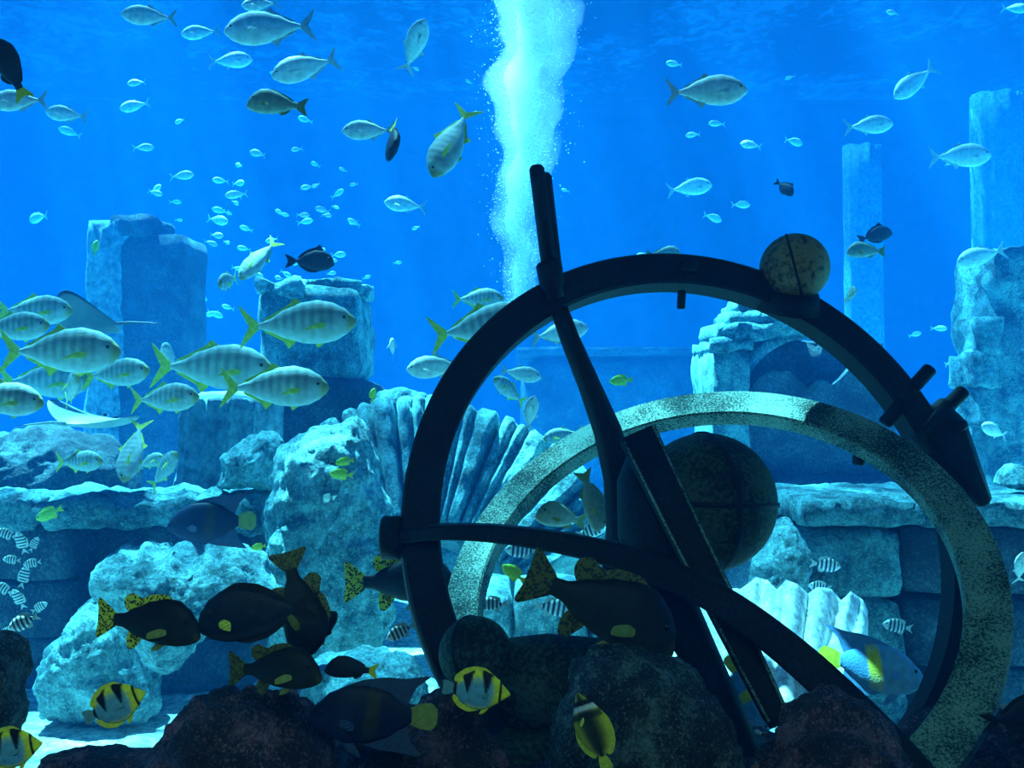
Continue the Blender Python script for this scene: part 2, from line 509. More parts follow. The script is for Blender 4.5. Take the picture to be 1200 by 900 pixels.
# ------------------------------------------------------------------ middle ground
# left platform: worn slab over piers
D = 8.9
t = thing('stone_platform', 'long stone platform with a crumbling lit edge behind the pale boulder', 'platform', (-4.2, D + .8, 0))
zt = wz(588, D)
slabs = [(-9.0, -6.6), (-6.58, -4.75), (-4.73, -3.45), (-3.43, -2.55)]
for k, (a, b) in enumerate(slabs):
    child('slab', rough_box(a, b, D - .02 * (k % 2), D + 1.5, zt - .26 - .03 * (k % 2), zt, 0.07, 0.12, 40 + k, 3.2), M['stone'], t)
for k, (a, b, y) in enumerate([(-9.0, -6.2, .1), (-5.7, -4.45, .14), (-3.7, -2.62, .1)]):
    n_ = 3
    for q in range(n_):
        z0, z1 = (zt - .26) * q / n_, (zt - .26) * (q + 1) / n_ - .015
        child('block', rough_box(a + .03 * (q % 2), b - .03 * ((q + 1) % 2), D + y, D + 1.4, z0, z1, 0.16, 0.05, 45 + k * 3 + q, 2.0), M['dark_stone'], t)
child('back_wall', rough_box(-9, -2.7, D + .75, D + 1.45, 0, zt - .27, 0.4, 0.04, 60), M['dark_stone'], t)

def boulder(name, outline, d, thick, mat, label, amp=0.06, seed=0, cat='rock', group=None, **kw):
    o = obj(name, inflate(outline, d, thick, amp, seed, **kw), M[mat])
    settle(o)
    return tag(o, label, cat, group)

boulder('boulder', [(-60, 590), (-50, 520), (0, 512), (40, 500), (90, 508), (128, 520), (150, 545), (156, 590)], 11.7, 2.2, 'dark_stone', 'long dark boulder lying along the back of the stone platform', 0.12, 1)
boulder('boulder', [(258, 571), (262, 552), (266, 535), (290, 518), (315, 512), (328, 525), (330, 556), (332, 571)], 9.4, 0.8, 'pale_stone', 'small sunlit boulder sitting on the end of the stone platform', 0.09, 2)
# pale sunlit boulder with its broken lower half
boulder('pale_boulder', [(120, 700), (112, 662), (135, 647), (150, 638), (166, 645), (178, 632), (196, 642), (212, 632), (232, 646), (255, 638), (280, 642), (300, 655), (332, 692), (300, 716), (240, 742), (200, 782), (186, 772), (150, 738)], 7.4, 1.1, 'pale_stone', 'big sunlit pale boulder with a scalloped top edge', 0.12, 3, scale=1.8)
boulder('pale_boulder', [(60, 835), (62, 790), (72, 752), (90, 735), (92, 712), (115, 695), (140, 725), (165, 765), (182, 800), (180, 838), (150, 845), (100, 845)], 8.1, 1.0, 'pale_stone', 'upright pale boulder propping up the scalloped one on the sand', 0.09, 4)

# fallen arch of wedge stones, leaning back
D = 9.4
acx, acy = 487, 748
t = thing('fallen_arch', 'fallen fluted arch of radiating wedge stones leaning back among boulders', 'arch', (wx(acx, D), D + .5, 0))
sc_px = D / F
lean = math.radians(30)
org = P(acx, acy, D)
def arch_pt(a, r, th):
    u, v = math.cos(a) * r * sc_px, math.sin(a) * r * sc_px
    return org + Vector((u, v * math.sin(lean) * 0.9 + th * math.cos(lean), v * (1.0) - th * math.sin(lean)))
NW = 7
for k in range(NW):
    a0 = math.radians(128 - 104 * k / NW)
    a1 = math.radians(128 - 104 * (k + 1) / NW + .8)
    rnd = random.Random(k)
    am_ = (a0 + a1) / 2
    ro = (255 + 26 * math.sin(am_)) + rnd.uniform(-9, 9) + 7 * noise.noise(Vector((k * 3.3, 0, 1)))
    if k % 3 == 1: ro += 8
    bm = bmesh.new()
    na_, nr_ = 20, 24
    fr = {}
    prd = (-.07 if k % 2 else 0.0)
    for lay, th in ((0, prd), (1, 0.75)):
        for i in range(na_ + 1):
            for j in range(nr_ + 1):
                a = a0 + (a1 - a0) * i / na_
                r = 128 + (ro - 128) * j / nr_
                u_ = i / na_
                bulge = (0.10 - 0.10 * max(0, 1 - abs(u_ - .30) / .09) - 0.10 * max(0, 1 - abs(u_ - .55) / .09) - 0.12 * max(0, 1 - min(u_, 1 - u_) / .06) - 0.06 * max(0, (j - nr_ + 3) / 3)) * (1 if lay == 0 else 0)
                p = arch_pt(a, r, th - bulge)
                n_ = fbm(p * 1.0 + Vector((k, 0, 0)), 2.2, 5)
                n_ += .5 - 1.4 * abs(noise.noise(p * 3.1))
                p += Vector((0.01 * n_, -0.035 * n_, 0.03 * n_))
                fr[(lay, i, j)] = bm.verts.new(p)
    for lay in (0, 1):
        for i in range(na_):
            for j in range(nr_):
                bm.faces.new((fr[(lay, i, j)], fr[(lay, i + 1, j)], fr[(lay, i + 1, j + 1)], fr[(lay, i, j + 1)]))
    for j in range(nr_):
        for i in (0, na_):
            bm.faces.new((fr[(0, i, j)], fr[(0, i, j + 1)], fr[(1, i, j + 1)], fr[(1, i, j)]))
    for i in range(na_):
        for j in (0, nr_):
            bm.faces.new((fr[(0, i, j)], fr[(0, i + 1, j)], fr[(1, i + 1, j)], fr[(1, i, j)]))
    child('wedge_stone', bm, M['stone'] if k % 4 else M['pale_stone'], t)
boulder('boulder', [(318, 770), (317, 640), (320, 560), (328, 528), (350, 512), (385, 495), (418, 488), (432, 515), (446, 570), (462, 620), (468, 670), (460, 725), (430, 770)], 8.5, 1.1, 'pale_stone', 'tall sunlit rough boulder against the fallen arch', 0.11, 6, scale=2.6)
boulder('boulder', [(335, 870), (345, 800), (375, 772), (430, 765), (480, 772), (500, 800), (505, 870)], 7.0, 0.9, 'stone', 'low lumpy boulder at the foot of the fallen arch', 0.10, 7)
boulder('boulder', [(430, 500), (445, 462), (470, 455), (500, 462), (520, 490), (500, 510), (450, 512)], 11.8, 0.7, 'stone', 'small flat boulder perched on top of the fallen arch', 0.07, 8)

# low steps behind the armillary
D = 9.6
t = thing('stone_step', 'long low stone ledge far behind the dark globe', 'ledge', (wx(660, 11.6), 12.4, 0))
D = 11.6
for k, (a, b) in enumerate([(505, 590), (591, 668), (669, 745), (746, 830)]):
    child('slab', rough_box(wx(a, D), wx(b, D) - .02, D, D + 1.6, 0, wz(640 + (k % 2) * 3, D), 0.16, 0.05, 70 + k, 2.0), M['stone'], t)
D = 8.0
t = thing('stone_step', 'low sunlit stone step with striped fish swimming over it', 'ledge', (wx(630, D), D + .6, 0))
for k, (a, b) in enumerate([(512, 602), (603, 690), (691, 790)]):
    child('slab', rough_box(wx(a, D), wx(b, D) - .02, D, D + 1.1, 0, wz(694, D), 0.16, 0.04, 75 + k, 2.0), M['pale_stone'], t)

# right platform block
D = 7.6
t = thing('stone_platform', 'huge square stone block streaked with algae beside the bright fluted drum', 'platform', (wx(1090, D), D + .9, 0))
zt = wz(586, D)
child('slab', rough_box(wx(941, D), wx(1085, D), D, D + 1.9, zt - .22, zt, 0.09, 0.06, 80, 2.4), M['stone'], t)
child('slab', rough_box(wx(1087, D), wx(1330, D), D + .05, D + 1.9, zt - .24, zt - .01, 0.10, 0.05, 81, 2.4), M['stone'], t)
for q in range(3):
    z0, z1 = (zt - .25) * q / 3, (zt - .25) * (q + 1) / 3 - .012
    child('block', rough_box(wx(942 + 2 * (q % 2), D), wx(1062, D), D + .06, D + 1.8, z0, z1, 0.11, 0.07, 82 + q, 2.6), M['stone'], t)
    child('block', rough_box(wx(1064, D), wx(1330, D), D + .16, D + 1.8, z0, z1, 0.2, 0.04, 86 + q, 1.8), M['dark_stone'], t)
boulder('boulder', [(880, 720), (890, 650), (905, 622), (925, 612), (938, 640), (945, 700), (930, 730)], 7.2, 0.7, 'pale_stone', 'narrow sunlit boulder between the dark globe and the square block', 0.08, 9)
boulder('boulder', [(1172, 568), (1176, 556), (1185, 545), (1198, 550), (1215, 562), (1214, 569)], 8.3, 0.5, 'pale_stone', 'small pale stone lying on the algae-streaked square block', 0.05, 10)

# bright fluted drum
D = 6.0
bm = bmesh.new()
crest = [(818, 696), (836, 684), (852, 690), (868, 690), (886, 676), (899, 679), (910, 690), (921, 679), (934, 684), (947, 696), (958, 688), (974, 690), (986, 704), (997, 693), (1012, 704), (1017, 716)]
foot = [(806, 850), (818, 852), (832, 854), (848, 856), (864, 857), (878, 857), (890, 856), (902, 855), (914, 853), (926, 850), (938, 846), (950, 840), (962, 830), (974, 815), (988, 796), (1000, 775)]
NU, NV = 90, 30
rows = []
def lerp_list(ls, f):
    f *= len(ls) - 1
    i = min(int(f), len(ls) - 2)
    return Vector((*ls[i], 0)).lerp(Vector((*ls[i + 1], 0)), f - i)
for i in range(NU + 1):
    f = i / NU
    a, b = lerp_list(crest, f), lerp_list(foot, f)
    rib = abs(math.sin(math.pi * f * 6.5))
    bow = math.sin(math.pi * f)
    row = []
    for j in range(NV + 1):
        g = j / NV
        q = a.lerp(b, g)
        dd = D - .35 * bow - .09 * rib ** .8 - .80 * g + .20 * (1 - g)
        p = P(q.x, q.y, dd)
        p += Vector((0, 1, 0.3)) * 0.03 * fbm(p, 2.5, 4)
        row.append(bm.verts.new(p))
    back = P(a.x, a.y + 4, D + .65)
    row2 = [bm.verts.new(back), bm.verts.new(Vector((back.x, back.y, 0.9)))]
    rows.append((row, row2))
for i in range(NU):
    (a, a2), (b, b2) = rows[i], rows[i + 1]
    for j in range(NV):
        bm.faces.new((a[j], b[j], b[j + 1], a[j + 1]))
    bm.faces.new((a[0], a2[0], b2[0], b[0]))
    bm.faces.new((a2[0], a2[1], b2[1], b2[0]))
    bm.faces.new((a[NV], b[NV], b2[1], a2[1]))
for (a, a2) in (rows[0], rows[-1]):
    bm.faces.new(a + [a2[1], a2[0]])
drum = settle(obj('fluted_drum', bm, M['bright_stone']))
tag(drum, 'brilliantly sunlit white fluted column drum lying behind the armillary', 'column drum')

# ------------------------------------------------------------------ foreground ledge, rubble and rocks
def ledge_z(x, y):
    e = min(1.0, max(0.0, (5.0 + 0.25 * fbm((x, 0, 9), 0.8) - y) / 0.5))
    s = min(1.0, max(0.0, (x + 1.25 + 0.2 * fbm((0, y, 2), 1.2)) / 0.5))
    top = 1.28 + 0.16 * fbm((x, y, 5), 1.1, 5) + 0.05 * abs(noise.noise(Vector((x, y, 1)) * 5))
    return 0.02 + (top - 0.02) * (e * e * (3 - 2 * e)) * (s * s * (3 - 2 * s))
lg = grid_mesh('rock_ledge', -2.0, 4.2, 1.0, 5.6, 110, 90, ledge_z, M['reef'])
tag(lg, 'purple-brown reef rock shelf under the armillary', 'rock shelf', kind='structure')

boulder('reef_rock', [(185, 1000), (190, 905), (205, 870), (222, 832), (245, 818), (270, 826), (300, 815), (335, 822), (360, 845), (385, 880), (400, 1000)], 2.75, 0.55, 'reef', 'rough purple reef rock below the two spotted yellow-tailed fish', 0.065, 21, scale=5)
boulder('reef_rock', [(40, 1000), (48, 892), (75, 882), (105, 879), (135, 884), (170, 888), (200, 872), (230, 900), (240, 1000)], 3.35, 0.5, 'reef', 'low dark reef rock in front of the sunlit sand', 0.03, 22, scale=5)
boulder('reef_rock', [(385, 1000), (390, 890), (420, 860), (470, 850), (505, 825), (535, 820), (560, 850), (590, 890), (600, 1000)], 3.1, 0.5, 'reef', 'reddish reef rock under the large dark angelfish', 0.06, 23, scale=5)
boulder('reef_rock', [(897, 1000), (900, 890), (917, 850), (950, 822), (985, 812), (1015, 825), (1045, 860), (1070, 905), (1080, 1000)], 3.0, 0.6, 'reef', 'rounded dark reef rock below the end of the sloping bar', 0.055, 24, scale=5)
boulder('reef_rock', [(-40, 900), (-45, 800), (-30, 752), (-5, 745), (12, 755), (20, 790), (14, 820), (22, 845), (10, 870)], 3.4, 0.4, 'crust', 'dark knobbly rock pillar beside the striped sergeant fish', 0.03, 25, scale=5)
boulder('reef_rock', [(1085, 1000), (1095, 912), (1125, 880), (1155, 862), (1190, 850), (1230, 842), (1250, 1000)], 3.9, 0.6, 'reef', 'reddish reef rock at the foot of the pale weathered ring', 0.06, 26, scale=4)
boulder('column_stump', [(636, 1000), (648, 900), (660, 830), (672, 790), (695, 768), (735, 766), (780, 772), (822, 792), (846, 830), (866, 880), (876, 930), (880, 1000)], 3.25, 0.75, 'crust', 'encrusted dark column stump carrying the armillary', 0.05, 27, 'column stump', scale=5)
# ------------------------------------------------------------------ armillary sphere
def metal_mat(name, dark, light, amount, scale=60.0, rough=0.6, metallic=0.2, big=3.0):
    m, nt, b = new_mat(name)
    N, L = nt.nodes, nt.links
    tc = N.new('ShaderNodeTexCoord')
    n1 = N.new('ShaderNodeTexNoise'); n1.inputs['Scale'].default_value = scale; n1.inputs['Detail'].default_value = 5; n1.inputs['Roughness'].default_value = 0.75
    n2 = N.new('ShaderNodeTexNoise'); n2.inputs['Scale'].default_value = big; n2.inputs['Detail'].default_value = 3
    for n_ in (n1, n2): L.new(tc.outputs['Object'], n_.inputs['Vector'])
    ad = N.new('ShaderNodeMath'); ad.operation = 'MULTIPLY_ADD'; ad.inputs[1].default_value = 0.55
    L.new(n2.outputs['Fac'], ad.inputs[0]); L.new(n1.outputs['Fac'], ad.inputs[2])
    rp = N.new('ShaderNodeValToRGB')
    rp.color_ramp.elements[0].position = 0.775 - amount * 0.3; rp.color_ramp.elements[0].color = (*dark, 1)
    rp.color_ramp.elements[1].position = 0.93 - amount * 0.3; rp.color_ramp.elements[1].color = (*light, 1)
    L.new(ad.outputs[0], rp.inputs['Fac'])
    L.new(rp.outputs['Color'], b.inputs['Base Color'])
    bp = N.new('ShaderNodeBump'); bp.inputs['Strength'].default_value = 0.5; bp.inputs['Distance'].default_value = 0.01
    L.new(n1.outputs['Fac'], bp.inputs['Height']); L.new(bp.outputs['Normal'], b.inputs['Normal'])
    b.inputs['Roughness'].default_value = rough
    b.inputs['Metallic'].default_value = metallic
    b.inputs['Specular IOR Level'].default_value = 0.2
    return m
M['dark_iron'] = metal_mat('dark_tarnished_iron', (0.001, 0.004, 0.010), (0.007, 0.018, 0.028), 0.05, metallic=0.0)
M['verdigris'] = metal_mat('speckled_verdigris', (0.012, 0.032, 0.032), (0.24, 0.42, 0.35), 0.24, 95, 0.85, 0.0)
M['globe'] = metal_mat('dark_green_bronze', (0.004, 0.012, 0.012), (0.05, 0.10, 0.065), 0.24, 45, 0.75)
M['ball'] = metal_mat('brown_bronze', (0.04, 0.032, 0.022), (0.30, 0.22, 0.11), 0.42, 26, 0.7, 0.1)

base = Vector((wx(760, 4.0), 4.2, 1.25))
arm = thing('armillary_sphere', 'giant dark armillary sphere with rings, globe and sloping bars on the rocks', 'armillary sphere', base)

def ring_bm(c, nrm, rad_out, width, thick, n=160, a0=0.0, a1=2 * math.pi):
    t_ = nrm.normalized()
    s = Vector((0, 0, 1)).cross(t_).normalized()
    u = t_.cross(s).normalized()
    if u.z < 0: u = -u
    bm = bmesh.new()
    ro, ri, h, b = rad_out, rad_out - width, thick / 2, min(width, thick) * 0.09
    prof = [(ro - b, h), (ro, h - b), (ro, -h + b), (ro - b, -h), (ri + b, -h), (ri, -h + b), (ri, h - b), (ri + b, h)]
    full = abs(a1 - a0 - 2 * math.pi) < 1e-4
    rows = []
    for i in range(n if full else n + 1):
        a = a0 + (a1 - a0) * i / n
        d = s * math.cos(a) + u * math.sin(a)
        rows.append([bm.verts.new(c + d * r + t_ * z) for r, z in prof])
    m = len(rows)
    for i in range(m if full else m - 1):
        a, b_ = rows[i], rows[(i + 1) % m]
        for k in range(8):
            j = (k + 1) % 8
            bm.faces.new((a[k], a[j], b_[j], b_[k]))
    if not full:
        bm.faces.new(rows[0]); bm.faces.new(rows[-1][::-1])
    return bm
def flat(o):
    for p in o.data.polygons: p.use_smooth = False
    return o
def ring_smooth(o):
    m = o.modifiers.new('edges', 'EDGE_SPLIT'); m.split_angle = math.radians(25)
    return o

# dark upright ring
DA = 4.65
def tilted(tau, yaw): return Vector((math.sin(yaw) * math.cos(tau), -math.cos(yaw) * math.cos(tau), math.sin(tau)))
cA = P(824, 617, DA)
nA = tilted(math.radians(20 - 2), math.radians(10))
RA = 1.576
ringA = ring_smooth(child('meridian_ring', ring_bm(cA, nA, RA, 0.19, 0.15), M['dark_iron'], arm))
# pale weathered ring leaning back
cB = P(823, 683, 4.6)
nB = tilted(math.radians(47.6 - 2), math.radians(-23.1))
RB = 1.407
ringB = ring_smooth(child('weathered_ring', ring_bm(cB, nB, RB, 0.20, 0.115), M['verdigris'], arm))
ringB['label'] = 'pale speckled weathered ring'
def on_A(px, py):
    """point of ring A's plane seen at a pixel"""
    return on_plane(px, py, cA, nA)
def on_plane(px, py, c, n):
    r = (P(px, py, 1.0) - CAM)
    return CAM + r * ((c - CAM).dot(n) / r.dot(n))
def at(px, py, q, dd=0.0):
    r = (P(px, py, 1.0) - CAM)
    return CAM + r * ((q - CAM).dot(FWD) + dd)

# globe with seams, and small ball on the ring
def ball_bm(c, r, seg=48, rings=32):
    bm = bmesh.new()
    bmesh.ops.create_uvsphere(bm, u_segments=seg, v_segments=rings, radius=r)
    for v in bm.verts:
        v.co = c + v.co * (1 + 0.006 * noise.noise(v.co * 9))
    return bm
def seam_bm(c, r, nrm, w=0.02, dpt=0.016):
    return ring_bm(c, nrm, r + dpt * 0.5, dpt, w, 96)
gc, gr = P(828, 588, 4.72), 80.5 / F * 4.72
g = child('globe', ball_bm(gc, gr), M['globe'], arm)
for nrm in (Vector((1, 0.25, 0.06)), Vector((0.04, 0.05, 1))):
    child('seam', seam_bm(gc, gr, nrm, 0.025, 0.02), M['dark_iron'], g)
bc = on_A(925, 317) + Vector((0, -0.10, 0)); br = 40 / F * (bc.y) 
b_ = child('ring_ball', ball_bm(bc, br), M['ball'], arm)
child('seam', seam_bm(bc, br, Vector((1, -0.35, 0.25)), 0.014, 0.012), M['dark_iron'], b_)
child('mount', tube([bc + Vector((-.02, 0.0, -br * .7)), bc + Vector((-.03, .04, -br * 1.25))], [br * .8, br * .95], 20), M['dark_iron'], arm)
fc, fr_ = P(557, 766, 3.95), 43 / F * 3.95
b2 = child('finial_ball', ball_bm(fc, fr_), M['globe'], arm)
child('seam', seam_bm(fc, fr_, Vector((0.8, -0.5, 0.3)), 0.014, 0.012), M['dark_iron'], b2)
child('finial_neck', tube([fc + Vector((0.0, 0, -fr_ * .6)), fc + Vector((-0.02, 0.05, -fr_ * 2.0)), Vector((fc.x - .02, fc.y + .1, 1.15))], [fr_ * .9, fr_ * .98, fr_ * 1.1], 24), M['dark_iron'], arm)
# axle drum and its base
child('axle_drum', tube([P(592, 800, 4.05), P(600, 800, 4.05), P(640, 800, 4.0), P(690, 805, 3.95), P(760, 812, 3.9)], [0.16, 0.2, 0.215, 0.215, 0.2], 32), M['globe'], arm)
child('base_block', rough_box(wx(540, 4), wx(800, 4), 3.75, 4.4, 1.0, wz(838, 4.1), 0.08, 0.03, 91, 3.0), M['globe'], arm)

# pole: two rods, collar, tapering strut to the hub
zA = on_A(645, 330)
p0, p1, p2 = at(630, 200, zA, -.16), at(645, 312, zA, -.16), at(657, 372, zA, -.16)
child('rod', tube([at(628.5, 194, zA, -.16), at(629, 198, zA, -.16), at(646, 330, zA, -.16)], [0.030, 0.042, 0.044], 16), M['dark_iron'], arm)
child('rod', tube([at(638, 203, zA, -.11), at(638.5, 207, zA, -.11), at(652, 330, zA, -.11)], [0.025, 0.038, 0.040], 16), M['dark_iron'], arm)
child('collar', tube([at(642, 306, zA, -.16), at(643, 310, zA, -.16), at(647, 333, zA, -.16), at(648, 340, zA, -.16), at(651, 350, zA, -.16)], [0.055, 0.072, 0.068, 0.056, 0.05], 20), M['dark_iron'], arm)
st = [(655, 362, 22), (668, 398, 24), (690, 450, 28), (712, 505, 36), (726, 560, 42), (728, 620, 40), (722, 680, 36), (716, 760, 40)]
zs = [-.14, -.14, -.12, -.1, -.06, 0, .05, .1]
child('strut', sweep([at(x, y, zA, z) for (x, y, w), z in zip(st, zs)], [(w / F * 4.4, 0.13) for x, y, w in st], Vector((0, 1, 0)), bev=.3), M['dark_iron'], arm)
child('hub', tube([P(756, 520, 4.5), P(758, 560, 4.45), P(768, 620, 4.4), P(785, 690, 4.3)], [0.07, 0.15, 0.19, 0.15], 20), M['dark_iron'], arm)
# long flat sight bar across the globe
sb = [P(747, 508, 4.28), P(800, 618, 4.1), P(860, 738, 3.9), P(908, 836, 3.74), P(914, 850, 3.72)]
sbar = child('sight_bar', sweep(sb, [(0.185, 0.07), (0.165, 0.07), (0.14, 0.07), (0.112, 0.07), (0.085, 0.06)], Vector((0, 1, 0.1)), bev=.22), M['dark_iron'], arm)
for s in (-1, 1):
    e = [q + Vector((s * .060 * w, -.042, s * .034 * w)) for q, w in zip(sb[:-1], (1.15, 1.0, .82, .62))]
    child('edge_highlight', tube(e, 0.006, 6), M['verdigris'], sbar)  # pale rib puts the highlight along each bar edge into colour
# curved ecliptic band
eb = [(462, 630, 4.30, 13), (520, 623, 4.2, 17), (600, 627, 4.1, 21), (700, 645, 4.0, 27), (790, 676, 3.9, 33), (860, 714, 3.8, 37), (930, 767, 3.66, 41), (1000, 832, 3.5, 44), (1060, 897, 3.34, 48), (1110, 960, 3.2, 50)]
def smooth_path(ps, n=6):
    res = []
    for i in range(len(ps) - 1):
        a, b, c_, d_ = ps[max(i - 1, 0)], ps[i], ps[i + 1], ps[min(i + 2, len(ps) - 1)]
        for k in range(n):
            t = k / n
            res.append(tuple(0.5 * ((2 * b[m]) + (c_[m] - a[m]) * t + (2 * a[m] - 5 * b[m] + 4 * c_[m] - d_[m]) * t * t + (-a[m] + 3 * b[m] - 3 * c_[m] + d_[m]) * t ** 3) for m in range(len(b))))
    res.append(ps[-1])
    return res
es = smooth_path(eb)
ring_smooth(child('ecliptic_band', sweep([P(x, y, d) for x, y, d, w in es], [(w / F * d, 0.10) for x, y, d, w in es], Vector((0, 1, 0)), bev=.12), M['dark_iron'], arm))
# legs
lg_ = [(762, 640, 4.35, 60), (785, 700, 4.3, 54), (815, 760, 4.25, 46), (848, 830, 4.2, 42), (885, 920, 4.15, 42)]
child('leg', sweep([P(x, y, d) for x, y, d, w in lg_], [(w / F * d, 0.14) for x, y, d, w in lg_], Vector((0, 1, 0)), bev=.25), M['dark_iron'], arm)
lg2 = [(742, 640, 4.4, 70), (745, 720, 4.35, 80), (742, 860, 4.3, 90)]
child('leg', sweep([P(x, y, d) for x, y, d, w in lg2], [(w / F * d, 0.16) for x, y, d, w in lg2], Vector((0, 1, 0)), bev=.25), M['dark_iron'], arm)
# knob on the outer edge of the dark ring
kz = on_A(470, 630)
k_ = at(458, 630, kz, -.05)
child('knob', tube([k_ + Vector((0.05, 0, 0)), k_ + Vector((0.045, 0, 0)), k_ + Vector((-.035, 0, 0)), k_ + Vector((-.045, 0, 0))], [0.09, 0.105, 0.105, 0.095], 24), M['dark_iron'], arm)
# rods and clamp on the far side of the dark ring
def rod(name, a, b, r, q, dd, par=arm, mat='dark_iron'):
    A, B = at(*a, q, dd), at(*b, q, dd)
    v = (B - A).normalized()
    return child(name, tube([A, A + v * r * .3, B - v * r * .3, B], [r * .8, r, r, r * .8], 14), M[mat], par)
q1 = on_A(1064, 465)
rod('cross_rod', (1036, 497), (1058, 470), 0.040, q1, -.14)
rod('cross_rod', (1056, 474), (1073, 451), 0.022, q1, -.14)
rod('cross_rod', (1071, 453), (1091, 431), 0.040, q1, -.14)
q2 = on_A(1110, 490)
rod('clamp_rod', (1096, 487), (1112, 474), 0.06, q2, -.05)
rod('clamp_rod', (1108, 479), (1130, 457), 0.042, q2, -.05)
cl = [(1086, 494, 52), (1092, 500, 60), (1100, 510, 64), (1106, 516, 58), (1125, 548, 40), (1146, 586, 18)]
child('clamp', sweep([at(x, y, q2, -.12) for x, y, w in cl], [(w / F * 4.9, 0.2) for x, y, w in cl], Vector((0, 1, 0)), bev=.25), M['dark_iron'], arm)
rod('clamp_bolt', (1122, 494), (1126, 504), 0.045, q2, -.2)
rod('clamp_bolt', (1148, 576), (1152, 592), 0.04, q2, -.16)
q3 = on_A(800, 330)
rod('pin', (799, 340), (798, 362), 0.024, q3, -.05)
rod('ring_boss', (806, 303), (806, 318), 0.06, q3, -.06)
q4 = on_plane(1009, 505, cB, nB)
rod('pin', (1009, 510), (1006, 545), 0.036, q4, 0.0)
# pebbles on the shelf
rnd = random.Random(11)
pm = [plain_mat('pale_pebble', (0.62, 0.58, 0.52), 0.8), plain_mat('pink_pebble', (0.48, 0.20, 0.15), 0.8), plain_mat('grey_pebble', (0.17, 0.19, 0.20), 0.8)]
peb = []
for k in range(3):
    bm = bmesh.new()
    bmesh.ops.create_icosphere(bm, subdivisions=1, radius=1.0)
    for v in bm.verts:
        v.co *= 1 + 0.35 * noise.noise(v.co * 1.3 + Vector((k * 5, 0, 0)))
    me = bpy.data.meshes.new('pebble'); bm.to_mesh(me); bm.free(); me.materials.append(pm[k]); peb.append(me)
spots = []
clear = [v.co + arm.location for o in arm.children for v in o.data.vertices if v.co.z + arm.location.z < 1.75]
while len(spots) < 130:
    px = rnd.uniform(835, 1210); d = rnd.uniform(3.6, 5.1); r = rnd.uniform(0.02, 0.065)
    x = wx(px, d)
    if any(math.hypot(x - a, d - b) < (r + q) * 1.15 for a, b, q in spots): continue
    if x > 1.7 and d < 4.4: continue
    if any(abs(v.x - x) < r + .03 and abs(v.y - d) < r + .03 for v in clear): continue
    spots.append((x, d, r))
for x, y, r in spots:
    k = rnd.randrange(3)
    o = link('pebble', peb[k], None)
    o.location = (x, y, ledge_z(x, y) + r * 0.3)
    o.scale = (r, r * rnd.uniform(.7, 1.2), r * .65)
    o.rotation_euler = (0, 0, rnd.uniform(0, 6.28))
    tag(o, ('pale', 'pinkish', 'grey')[k] + ' pebble lying on the reef rock shelf', 'pebble', ('pale', 'pinkish', 'grey')[k] + ' pebbles on the shelf')

# ------------------------------------------------------------------ bubble plume
rnd = random.Random(5)
plume = tag(empty('bubble_plume', P(604, 380, 13.0)), 'bright white plume of air bubbles rising behind the armillary pole', 'bubbles', kind='stuff')
def plume_at(py):
    f = max(0.0, (372 - py) / 372)
    ax_ = 605 + 19 * min(f, 1.1) ** 1.3 + 5 * math.sin(py * 0.045) + 3 * math.sin(py * .11 + 1)
    return f, ax_
def mist(name, wfun, dens, y0, y1, seed, shift=0.0):
    bm = bmesh.new()
    rows = []
    n, seg = 46, 22
    for i in range(n + 1):
        py = y0 + (y1 - y0) * i / n
        f, ax_ = plume_at(py)
        w = wfun(f, py) / F * 13
        c = P(ax_ + shift * f, py, 13.0)
        row = []
        for k in range(seg):
            a = 2 * math.pi * k / seg
            q = Vector((math.cos(a), math.sin(a), 0))
            r = w * (1 + 0.32 * fbm(c * 1.4 + q * 0.8 + Vector((seed, 0, 0)), 1.1, 4))
            row.append(bm.verts.new(c + q * r))
        rows.append(row)
    for a, b in zip(rows[:-1], rows[1:]):
        for k in range(seg):
            j = (k + 1) % seg
            bm.faces.new((a[k], a[j], b[j], b[k]))
    bm.faces.new(rows[0]); bm.faces.new(rows[-1][::-1])
    m = bpy.data.materials.new(name)
    m.use_nodes = True
    nt = m.node_tree; nt.nodes.clear()
    o_ = nt.nodes.new('ShaderNodeOutputMaterial')
    s_ = nt.nodes.new('ShaderNodeVolumeScatter')
    s_.inputs['Color'].default_value = (0.98, 1.0, 1.0, 1)
    s_.inputs['Density'].default_value = dens
    nt.links.new(s_.outputs[0], o_.inputs['Volume'])
    o = child(name, bm, m, plume)
    o['kind'] = 'stuff'
mist('dense_bubble_mist', lambda f, py: 5 + 17 * min(1, f) ** .8, 4.5, 366, -90, 1)
mist('plume_glow_mist', lambda f, py: 15 + 34 * min(1, f) ** .8, 0.45, 376, -95, 6, 5)  # wide thin volume added for the glow around the plume
vts, fcs = [], []
for k in range(12000):
    py = 374 - 470 * rnd.random() ** 0.85
    f, ax_ = plume_at(py)
    wid = 8 + 22 * min(1, f) + (8 if k % 5 == 0 else 0)
    px = ax_ + rnd.gauss(0, 1) * wid * 0.75
    c = P(px, py, 13.0 + rnd.gauss(0, 1) * wid / F * 13 * 0.7) - plume.location
    r = rnd.uniform(0.004, 0.012)
    i0 = len(vts)
    for q in ((1, 0, 0), (-1, 0, 0), (0, 1, 0), (0, -1, 0), (0, 0, 1), (0, 0, -1)):
        vts.append((c.x + q[0] * r, c.y + q[1] * r, c.z + q[2] * r * .8))
    for a, b, e in ((0, 2, 4), (2, 1, 4), (1, 3, 4), (3, 0, 4), (2, 0, 5), (1, 2, 5), (3, 1, 5), (0, 3, 5)):
        fcs.append((i0 + a, i0 + b, i0 + e))
me = bpy.data.meshes.new('air_bubbles')
me.from_pydata(vts, [], fcs)
